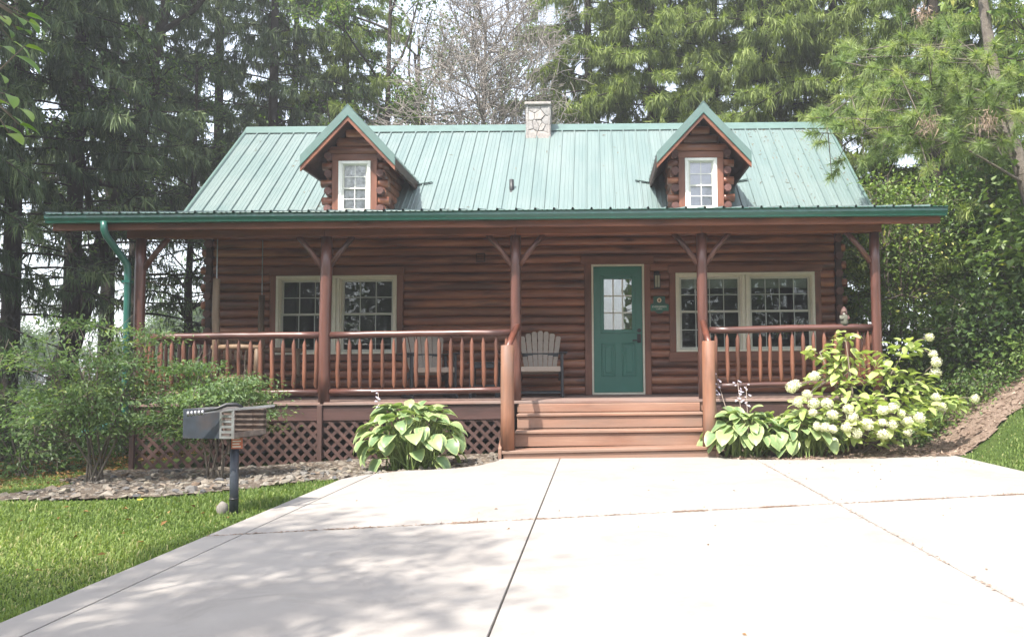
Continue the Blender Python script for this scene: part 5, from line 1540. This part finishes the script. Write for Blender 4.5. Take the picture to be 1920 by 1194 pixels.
# ------------------------------------------------------------------ hydrangea
def hydrangea():
    rr = random.Random(44); base = Vector((3.15, 9.35, H(3.15, 9.35)))
    t = thing('hydrangea', 'yellow green hydrangea shrub covered in white flower heads beside the mulch bank', 'shrub', tuple(base))
    leafm = [leaf_obj_mesh('leaf', 6, .5, .1, .22, L_HYD, wave=.006, seed=s_) for s_ in range(4)]
    blobs = [((-.15, -.1, .45), (.82, .42, .34), 130), ((.35, -.1, .5), (.65, .4, .3), 60), ((-.05, .1, 1.02), (.34, .26, .30), 34), ((-.42, .05, 1.25), (.14, .12, .10), 12), ((-.28, .05, .92), (.32, .2, .16), 16),
             ((.45, .05, 1.0), (.30, .24, .30), 36), ((.62, .0, 1.3), (.16, .12, .10), 12), ((.72, .0, .85), (.2, .2, .15), 12), ((.98, -.05, .62), (.2, .12, .08), 10), ((1.12, -.05, .65), (.12, .1, .08), 8), ((-.1, .05, 1.42), (.1, .1, .09), 8)]
    stems = MB(); n = 0
    for c, r_, k in blobs:
        c = Vector(c)
        m = Vector((c.x*.35, c.y*.4, c.z*.5))
        stems.tube([(rr.gauss(0, .05), rr.gauss(0, .04), -.03), m, c], [.012, .01, .006], 6)
        for _ in range(k):
            v = Vector((rr.gauss(0, 1), rr.gauss(0, 1), rr.gauss(0, 1))).normalized()*rr.uniform(.55, 1.0)
            p = c+Vector((v.x*r_[0], v.y*r_[1]-.02, v.z*r_[2]))
            if p.z < .06: p.z = rr.uniform(.06, .2)
            az = atan2(v.y*r_[1], v.x*r_[0])+rr.uniform(-.8, .8)
            place_leaf(leafm[rr.randrange(4)], 'leaf', t, p, az, rr.uniform(-.9, .45), rr.uniform(-.6, .6), rr.uniform(.12, .19), rr.uniform(.95, 1.3)); n += 1
            if rr.random() < .35: stems.tube([c, p], [.005, .003], 5, caps=False)
    heads = [(1743, 633, 9.3), (1749, 665, 9.3), (1754, 680, 9.25), (1753, 699, 9.3), (1525, 704, 9.1), (1482, 725, 9.0), (1489, 720, 9.05), (1511, 738, 8.95), (1523, 755, 8.95), (1548, 755, 8.9), (1493, 754, 9.0), (1521, 772, 8.85), (1558, 776, 8.85), (1587, 766, 8.85), (1594, 781, 8.85), (1652, 768, 8.85), (1671, 764, 8.95), (1752, 745, 9.2), (1825, 748, 9.2), (1762, 764, 9.15), (1528, 797, 8.82), (1558, 802, 8.8), (1584, 800, 8.8), (1602, 811, 8.8), (1622, 795, 8.8), (1651, 792, 8.82), (1670, 795, 8.85), (1651, 813, 8.82), (1697, 790, 8.9), (1719, 783, 8.92), (1697, 809, 8.88), (1543, 800, 8.85), (1686, 776, 8.95)]
    protos = []
    for s_ in range(3):
        rs = np.random.RandomState(s_+5); k = 330
        v = unit(rs.normal(0, 1, (k, 3))); P = v*np.array([.85, .85, .9])*rs.uniform(.55, 1.05, (k, 1)); P[:, 2] += .1*(1-np.abs(v[:, 0]))
        D = unit(np.cross(v, unit(rs.normal(0, 1, (k, 3))))+v*.35); V, F = leaf_arrays(P-D*.16, D, v, np.full(k, .27), np.full(k, .23), .1)
        protos.append(np_mesh('flower_head', V, F, HYD_W, np.repeat(np.clip(rs.normal(.6, .25, k)+v[:, 2]*.2, 0, 1), 2)))
    for i, (px, py, Y) in enumerate(heads):
        p = Vector((pxX(px, Y), Y, CAM_Z+(692-py)*Y/1450))-base
        o = link('flower_head', protos[i % 3], t); o.location = p; s_ = rr.uniform(.058, .086); o.scale = (s_*rr.uniform(.95, 1.25), s_, s_*rr.uniform(.75, 1.0)); o.rotation_euler = (rr.uniform(-.5, .5), rr.uniform(-.5, .5), rr.uniform(0, 6))
        c = min((Vector(b[0]) for b in blobs), key=lambda q: (q-p).length)
        stems.tube([c, (c+p)/2+Vector((0, 0, .03)), p], [.006, .005, .004], 5, caps=False)
    stems.build('stems', M['stem'], t, fix=False)
    # the leaves past the single ones, joined
    V, R, F, nb2 = [], [], [], 0
    co0 = []
    for me in leafm:
        c_ = np.empty(len(me.vertices)*3, np.float32); me.vertices.foreach_get('co', c_); co0.append(c_.reshape(-1, 3))
    f0 = np.array([list(q.vertices) for q in leafm[0].polygons]); r0_ = np.empty(len(leafm[0].vertices), np.float32); leafm[0].attributes['rim'].data.foreach_get('value', r0_)
    from mathutils import Euler
    tot = 0
    for c, r_, k in blobs:
        for _ in range(int(k*1.5)):
            v = Vector((rr.gauss(0, 1), rr.gauss(0, 1), rr.gauss(0, 1))).normalized()*rr.uniform(.3, 1.12)
            p = Vector(c)+Vector((v.x*r_[0], v.y*r_[1]+.03, v.z*r_[2]))
            if p.z < .06: p.z = rr.uniform(.06, .25)
            Lf = rr.uniform(.10, .17)
            Mx = Matrix.Translation(p) @ Euler((rr.uniform(-.6, .6), -rr.uniform(-.9, .45), atan2(v.y, v.x)+rr.uniform(-1, 1))).to_matrix().to_4x4() @ Matrix.Diagonal((Lf, Lf*rr.uniform(.9, 1.25), Lf, 1))
            A = np.array(Mx); q = co0[rr.randrange(4)]
            V.append(q @ A[:3, :3].T+A[:3, 3]); F.append(f0+nb2); R.append(r0_); nb2 += len(q)
    me = np_mesh('foliage', np.concatenate(V), np.concatenate(F), L_HYD, smooth=True)
    at_ = me.attributes.new('rim', 'FLOAT', 'POINT'); at_.data.foreach_set('value', np.concatenate(R).astype(np.float32))
    tag(link('foliage', me, t), kind='stuff')
hydrangea()

# ------------------------------------------------------------------ pedestal grill on the lawn
def grill():
    bx, by = -2.69, 5.80; bz = H(bx, by)
    t = thing('charcoal_grill', 'charcoal park grill on a dark pedestal post in the lawn', 'grill', (bx, by, bz))
    steel = plain('weathered_grill_steel', (.045, .053, .068), .5, metal=.35, var=.2, scale=14, dirt=((.13, .07, .04), .35), bump=.1)
    rust = plain('scorched_grill_steel', (.17, .135, .115), .7, metal=.2, var=.4, scale=16, dirt=((.14, .07, .04), .7), bump=.2)
    m = MB(); m.tube([(0, 0, -.1), (0, 0, .56)], .031, 16).tube([(0, 0, .55), (0, 0, .60)], .037, 16); m.build('post', steel, t)
    m = MB(); m.tube([(0, 0, .115), (0, 0, .128)], .033, 16); m.build('weld_ring', M['black'], t)
    a = radians(-10); R = Matrix.Translation((-.02, .02, .58)) @ Matrix.Rotation(a, 4, 'Z')
    # firebox: open towards local +x; near side plate at local -y
    w_, d_, h_ = .40, .36, .215; x0, x1 = -.27, .14; y0, y1 = -.19, .19; tk = .006
    m = MB(); m.box(x0, x1, y0, y1, 0, tk, 0, R).box(x0, x0+tk, y0, y1, tk, h_, 0, R); m.build('firebox', rust, t)
    m = MB(); m.box(x0-.004, x1-.115, y0-tk, y0, 0, h_, .001, R); m.build('side_plate', steel, t)
    m = MB(); m.box(x0, x1, y1, y1+tk, 0, h_, 0, R); m.build('side_plate', rust, t)
    # slotted height bracket at the open end of each side
    for ys, yn in ((y0-tk-.002, y0), (y1, y1+tk+.002)):
        m = MB(); m.box(x1-.115, x1-.10, ys, yn, 0, h_, 0, R).box(x1-.02, x1, ys, yn, 0, h_, 0, R)
        for k in range(6 if ys < 0 else 0):
            z = .0+k*.038; m.box(x1-.10, x1-.02, ys, yn, z, z+.018, 0, R)
        m.build('slotted_bracket', M['steel'] if ys < 0 else rust, t)
    m = MB(); m.box(x1-.03, x1, y0, y1, .0, .04, 0, R); m.build('front_lip', rust, t)
    # grate with two coil handles
    gy = h_-.006
    m = MB()
    for k in range(15):
        yy = y0+.02+k*(y1-y0-.04)/14; m.bar(R @ Vector((x0+.03, yy, gy)), R @ Vector((x1+.03, yy, gy)), .010, .010)
    for xx in (x0+.03, x1+.03): m.bar(R @ Vector((xx, y0+.0, gy)), R @ Vector((xx, y1, gy)), .014, .012)
    g = m.build('grate', M['steel'], t)
    m = MB(); m.bar((-.11, -.25, .775), (.335, -.10, .812), .02, .016); m.build('grate_bar', M['steel'], t)
    m = MB()
    for k in range(5):
        q = Vector((-.205, -.275, .766)).lerp(Vector((-.115, -.25, .773)), k/4); d = Vector((.09, .025, .007)).normalized()*.008
        m.tube([q-d, q+d], .019, 10)
    m.build('coil_handle', M['steel'], t)
    m = MB(); m.tube([(-.11, -.25, .78), (-.02, -.23, .80), (.03, -.2, .825), (.09, -.18, .825), (.13, -.16, .805)], [.012, .012, .016, .014, .01], 8); m.build('second_handle', M['black'], t)
    # notice sticker below the box
    st = plain('orange_notice', (.55, .16, .09), .5, var=.08); M_ = R @ Matrix.Translation((.075, -.055, -.065)) @ Matrix.Rotation(-.15, 4, 'Z')
    m = MB(); m.box(-.045, .035, -.004, 0, -.05, .06, .001, Matrix.Translation((.045, -.05, .545)) @ Matrix.Rotation(.1, 4, 'Z')); s = m.build('notice_plate', st, t)
    m = MB()
    for k in range(5): m.box(-.036, .024-.01*(k % 2), -.0055, -.0042, -.038+k*.02, -.03+k*.02, 0, Matrix.Translation((.045, -.05, .545)) @ Matrix.Rotation(.1, 4, 'Z'))
    m.build('print_lines', M['white'], s)
    c = MB(); c.ico((0, 0, 0), 1, 2, (1, 1, 1), .1, random.Random(3)); 
    me = c.mesh('footing_stone', plain('grey_concrete_lump', (.2, .18, .16), .9, var=.25, bump=.2))
    o = tag(link('footing_stone', me), 'small pale lump of concrete at the foot of the grill post', 'stone'); o.location = (bx-.07, by-.03, bz+.05); o.scale = (.04, .04, .06)
grill()
m = MB()
for k in range(14):
    a = 2*pi*k/14; m.bar((0, 0, .0), (.02*cos(a), .02*sin(a), .006), .008, .003)
fl = m.build('dandelion', plain('yellow_petals', (.75, .55, .02), .6, var=.1)); fl.location = (-3.62, 6.2, H(-3.62, 6.2)+.075); tag(fl, 'single yellow dandelion in the grass near the stones', 'flower')

# ------------------------------------------------------------------ porch furniture
def slat_chair(loc, rz, label):
    t = thing('adirondack_chair', label, 'chair', loc, rz, 'slatted porch chairs')
    blk, tp = M['charcoal'], M['taupe']
    # faces -y; seat 0.56 wide
    for k in range(7):
        u = (k-3)/3; xb = u*.20; xt = u*.275; top = .985-.075*u*u-.01*abs(u)
        p = Vector((xb, .20, .36)); q = Vector((xt, .40+.0, top))
        d = (q-p).normalized(); L = (q-p).length
        Mx = Matrix.Translation(p) @ Vector((0, 0, 1)).rotation_difference(d).to_matrix().to_4x4()
        wb, wt = .031, .0395
        m = MB(); vs = []
        for yy in (-.011, .011):
            vs += [(-wb, yy, 0), (wb, yy, 0), (wt, yy, L-.02), (wt*.55, yy, L), (-wt*.55, yy, L), (-wt, yy, L-.02)]
        m.add(vs, [(5, 4, 3, 2, 1, 0), (6, 7, 8, 9, 10, 11)]+[(i, (i+1) % 6, 6+(i+1) % 6, 6+i) for i in range(6)], False, Mx)
        m.build('back_slat', tp, t)
    for k in range(6):
        yy = -.30+k*.095; z = .445-.018*k
        m = MB(); m.box(-.285, .285, yy, yy+.086, z-.022, z, .006); m.build('seat_slat', tp, t)
    m = MB(); m.box(-.285, .285, -.325, -.302, .37, .446, .006); m.build('apron', tp, t)
    for s_ in (-1, 1):
        X = s_*.315
        m = MB(); m.box(X-.016, X+.016, -.29, -.20, .0, .63, .006); m.build('front_leg', blk, t)
        m = MB(); m.bar((X, .18, .0), (X, .30, .64), .03, .08, .005, (0, 1, 0)); m.build('rear_leg', blk, t)
        m = MB(); m.box(X-.06+s_*.015, X+.06+s_*.015, -.345, .34, .63, .655, .01); m.build('arm', blk, t)
        m = MB(); m.bar((X-s_*.03, -.30, .40), (X-s_*.03, .34, .28), .026, .10, .005); m.build('side_rail', blk, t)
        m = MB(); m.box(X-.02, X+.02, -.36, .36, .0, .05, .01); m.build('runner', blk, t)
    for q in (((-.27, .29, .62), (.27, .29, .62)), ((-.2, .225, .40), (.2, .225, .40))):
        m = MB(); m.bar(q[0], q[1], .03, .06, .005); m.build('back_brace', blk, t)
    for a, b in ((-.34, -.30), (.28, .32)):
        m = MB(); m.box(-.30, .30, a, b, .055, .085, .006); m.build('stretcher', blk, t)
    return t
slat_chair((-.80, 11.35, DECK_Z), radians(4), 'taupe slatted porch chair in plain view beside the green door')
slat_chair((-2.42, 11.3, DECK_Z), radians(26), 'taupe slatted porch chair turned sideways behind the railing')
t = thing('side_table', 'low dark side table behind the railing between the two porch chairs', 'table', (-1.62, 11.45, DECK_Z), 0)
for k in range(4):
    m = MB(); m.box(-.24+k*.122, -.24+k*.122+.115, -.22, .22, .50, .522, .004); m.build('top_slat', M['charcoal'], t)
for sx in (-1, 1):
    for sy in (-1, 1):
        m = MB(); m.box(sx*.19-.022, sx*.19+.022, sy*.17-.022, sy*.17+.022, 0, .50, .004); m.build('leg', M['charcoal'], t)
for a, b in ((-.18, -.155), (.155, .18)):
    m = MB(); m.box(-.2, .2, a, b, .43, .498, .004); m.build('apron', M['charcoal'], t)
m = MB(); m.box(-.19, .19, -.17, .17, .16, .18, .004); m.build('shelf', M['charcoal'], t)

def swing():
    t = thing('porch_swing', 'peeled log porch swing hanging on chains at the shaded porch end', 'swing', (-5.1, 11.1, DECK_Z))
    sw = M['swing']; y0, y1 = -.70, .72
    for yy, top, r_ in ((y0, 1.66, .05), (y1, 1.58, .047)):
        m = MB(); m.tube([(-.02, yy, .22), (0.01, yy, .7), (-.01, yy, 1.2), (0, yy, top)], [r_, r_*1.05, r_*.97, r_*.92], 10); u = m.build('upright', sw, t)
        m = MB()
        for k in range(14):
            z = top+.02+k*.085
            if z > 2.35: break
            m.bar((0, yy, z), (0, yy, z+.075), .016 if k % 2 else .006, .006 if k % 2 else .016)
        m.bar((0, yy, top-.03), (0, yy, 2.42), .012, .012); m.build('chain', M['chain'], u)
        m = MB(); m.tube([(-.05, yy, .73), (.3, yy, .735), (.62, yy, .72)], [.035, .04, .036], 10); m.build('arm', sw, t)
        m = MB(); m.tube([(.55, yy, .22), (.56, yy, .72)], [.042, .036], 10); m.build('arm_post', sw, t)
        m = MB(); m.tube([(-.05, yy, .30), (.62, yy, .30)], .04, 10); m.build('side_rail', sw, t)
    for k in range(6):
        x = .02+k*.105
        m = MB(); m.box(x, x+.09, y0+.0, y1, .335, .36, .006); m.build('seat_slat', sw, t)
    for z in (.55, .82):
        m = MB(); m.tube([(-.02, y0, z), (-.02, y1, z)], .035, 10); m.build('back_rail', sw, t)
    for k in range(8):
        yy = y0+.13+k*.165
        m = MB(); m.tube([(-.02, yy, .38), (-.02, yy, .86)], .02, 8); m.build('back_spindle', sw, t)
swing()

# lantern, sign, figurine
t = thing('wall_lantern', 'small dark wall lantern right of the door above the green sign', 'lamp', (.985, WY-.05, 2.42))
m = MB(); m.box(-.045, .045, -.03, .01, -.02, .16, .006); m.build('back_plate', M['black'], t)
m = MB(); m.bar((0, -.02, .13), (0, -.1, .15), .02, .02).box(-.055, .055, -.155, -.045, .085, .10, .004).extrude([(-.05, -.05, 0), (.05, -.05, 0), (.05, .05, 0), (-.05, .05, 0)], (0, -.1, .10), (0, -.1, .101)); m.box(-.035, .035, -.135, -.065, .10, .135, .012); m.build('hood', M['black'], t)
m = MB(); m.box(-.04, .04, -.14, -.06, -.10, .085); m.build('lantern_glass', plain('frosted_amber_glass', (.34, .33, .22), .3, var=.1), t)
m = MB()
for sx in (-1, 1):
    for sy in (-.144, -.056): m.box(sx*.042-.005, sx*.042+.005, sy-.005, sy+.005, -.11, .085)
m.box(-.05, .05, -.15, -.05, -.115, -.10, .003).box(-.004, .004, -.146, -.14, -.1, .085); m.build('cage', M['black'], t)

green = plain('dark_green_sign_paint', (.012, .075, .052), .45, var=.06)
t = thing('name_sign', 'dark green shaped name sign with pale lettering on the logs beside the door', 'sign', (1.02, WY-.075, 2.04))
def shape(pts, th, y0, mat, name, par):
    m = MB(); m.extrude([(x, 0, z) for x, z in pts], (0, y0, 0), (0, y0+th, 0)); return m.build(name, mat, par)
board = [(-.15, -.085), (-.07, -.085), (-.03, -.125), (.03, -.125), (.07, -.085), (.15, -.085), (.15, .02), (.10, .035), (.09, .06), (.095, .15), (-.095, .15), (-.09, .06), (-.10, .035), (-.15, .02)]
b = shape(board, .018, 0, green, 'board', t)
shape([(-.14, -.075), (.14, -.075), (.14, .008), (-.14, .008)], .006, -.007, plain('green_sign_panel', (.02, .15, .1), .4, var=.05), 'panel', b)
sh_ = [(.035*cos(a)*1.0, .085+.038*sin(a)) for a in [2*pi*k/18 for k in range(18)]]
shape(sh_, .006, -.006, plain('cream_emblem', (.72, .6, .42), .5, var=.05), 'emblem', b)
shape([(-.011, .062), (.011, .062), (.017, .08), (.012, .10), (0, .107), (-.012, .10), (-.017, .08)], .004, -.010, plain('brown_emblem', (.25, .13, .05), .5), 'emblem_mark', b)
def text(body, size, x, z, y_, mat, par, name='lettering'):
    cu = bpy.data.curves.new(name, 'FONT'); cu.body = body; cu.size = size; cu.align_x = 'CENTER'; cu.extrude = .0015
    o = bpy.data.objects.new(name, cu); COL.objects.link(o)
    dg = bpy.context.evaluated_depsgraph_get(); me = bpy.data.meshes.new_from_object(o.evaluated_get(dg))
    bpy.data.objects.remove(o); me.materials.clear(); me.materials.append(mat)
    o = link(name, me, par); o.location = (x, y_, z); o.rotation_euler = (pi/2, 0, 0); return o
text('EVERGREEN', .042, 0, -.032, -.010, M['white'], b)
text('CABIN', .030, 0, -.062, -.010, M['white'], b)

t = thing('figurine', 'small weathered figurine with a dark reddish hood standing on the porch rail', 'ornament', (pxX(1584, 10), 10.0, 1.59))
gb = plain('weathered_grey_green_plaster', (.11, .11, .085), .85, var=.3, scale=30); gf_ = plain('pinkish_plaster', (.15, .095, .08), .8, var=.1); gr = plain('faded_red_brown_plaster', (.10, .05, .045), .8, var=.2)
m = MB(); m.tube([(0, 0, -.01), (0, 0, .03), (0, 0, .08), (0, 0, .115), (0, 0, .135)], [.045, .052, .053, .046, .03], 14); m.build('body', gb, t)
m = MB(); m.ico((-.005, -.006, .175), .033, 2, (1, .95, 1.05)); m.ico((-.006, -.04, .172), .008, 1); m.build('face', gf_, t)
m = MB(); m.tube([(0, .014, .12), (.004, .016, .16), (.004, .014, .19), (.004, .008, .215), (.0, .0, .235)], [.05, .043, .038, .026, .006], 12); m.build('hood', gr, t)
m = MB(); m.ico((-.008, -.026, .138), .02, 1, (1, .6, .8)); m.build('beard', plain('dull_pale_plaster', (.35, .33, .3), .8), t)
for sx in (-1, 1):
    m = MB(); m.tube([(sx*.045, 0, .115), (sx*.055, -.025, .08), (sx*.025, -.05, .07)], [.016, .015, .012], 8); m.build('arm', gr if sx > 0 else gb, t)

# ------------------------------------------------------------------ woods across the road behind the camera, seen only in the panes
def far_wood():
    rs = np.random.RandomState(77); n = 100000
    x = rs.uniform(-48, 48, n); top = np.where((x > -2.5) & (x < 2.0), 3.0, 13+2*np.sin(x*.7)+1.5*np.sin(x*1.9))
    cx_ = np.round(x/1.3)*1.3; z = rs.rand(n)**.8*top; y_ = -24+rs.normal(0, 1.6, n)+2*np.sin(cx_)
    P = np.stack([x, y_, z], 1); D = rs.normal(0, 1, (n, 3)); U = rs.normal(0, 1, (n, 3)); L = rs.uniform(.25, .6, n)
    V, F = leaf_arrays(P, D, U, L, L*.6, .2)
    tag(link('far_wood', np_mesh('far_wood', V, F, L_DECID, np.repeat(np.clip(rs.normal(.45, .2, n), 0, 1), 2))), kind='stuff')
far_wood()

# ------------------------------------------------------------------ thin scattering volume, added to lift the blacks and fade contrast
hz = MB(); hz.box(-1700, 1700, -1400, 2000, -3.6, 22)
t = NT('fade_volume_mat')
v = t.n('ShaderNodeVolumePrincipled'); v.inputs['Density'].default_value = .0027; v.inputs['Color'].default_value = (.95, .96, 1, 1); v.inputs['Anisotropy'].default_value = .2
t.t.links.new(v.outputs[0], t.out.inputs['Volume'])
tag(hz.build('fade_volume', t.m), kind='stuff')
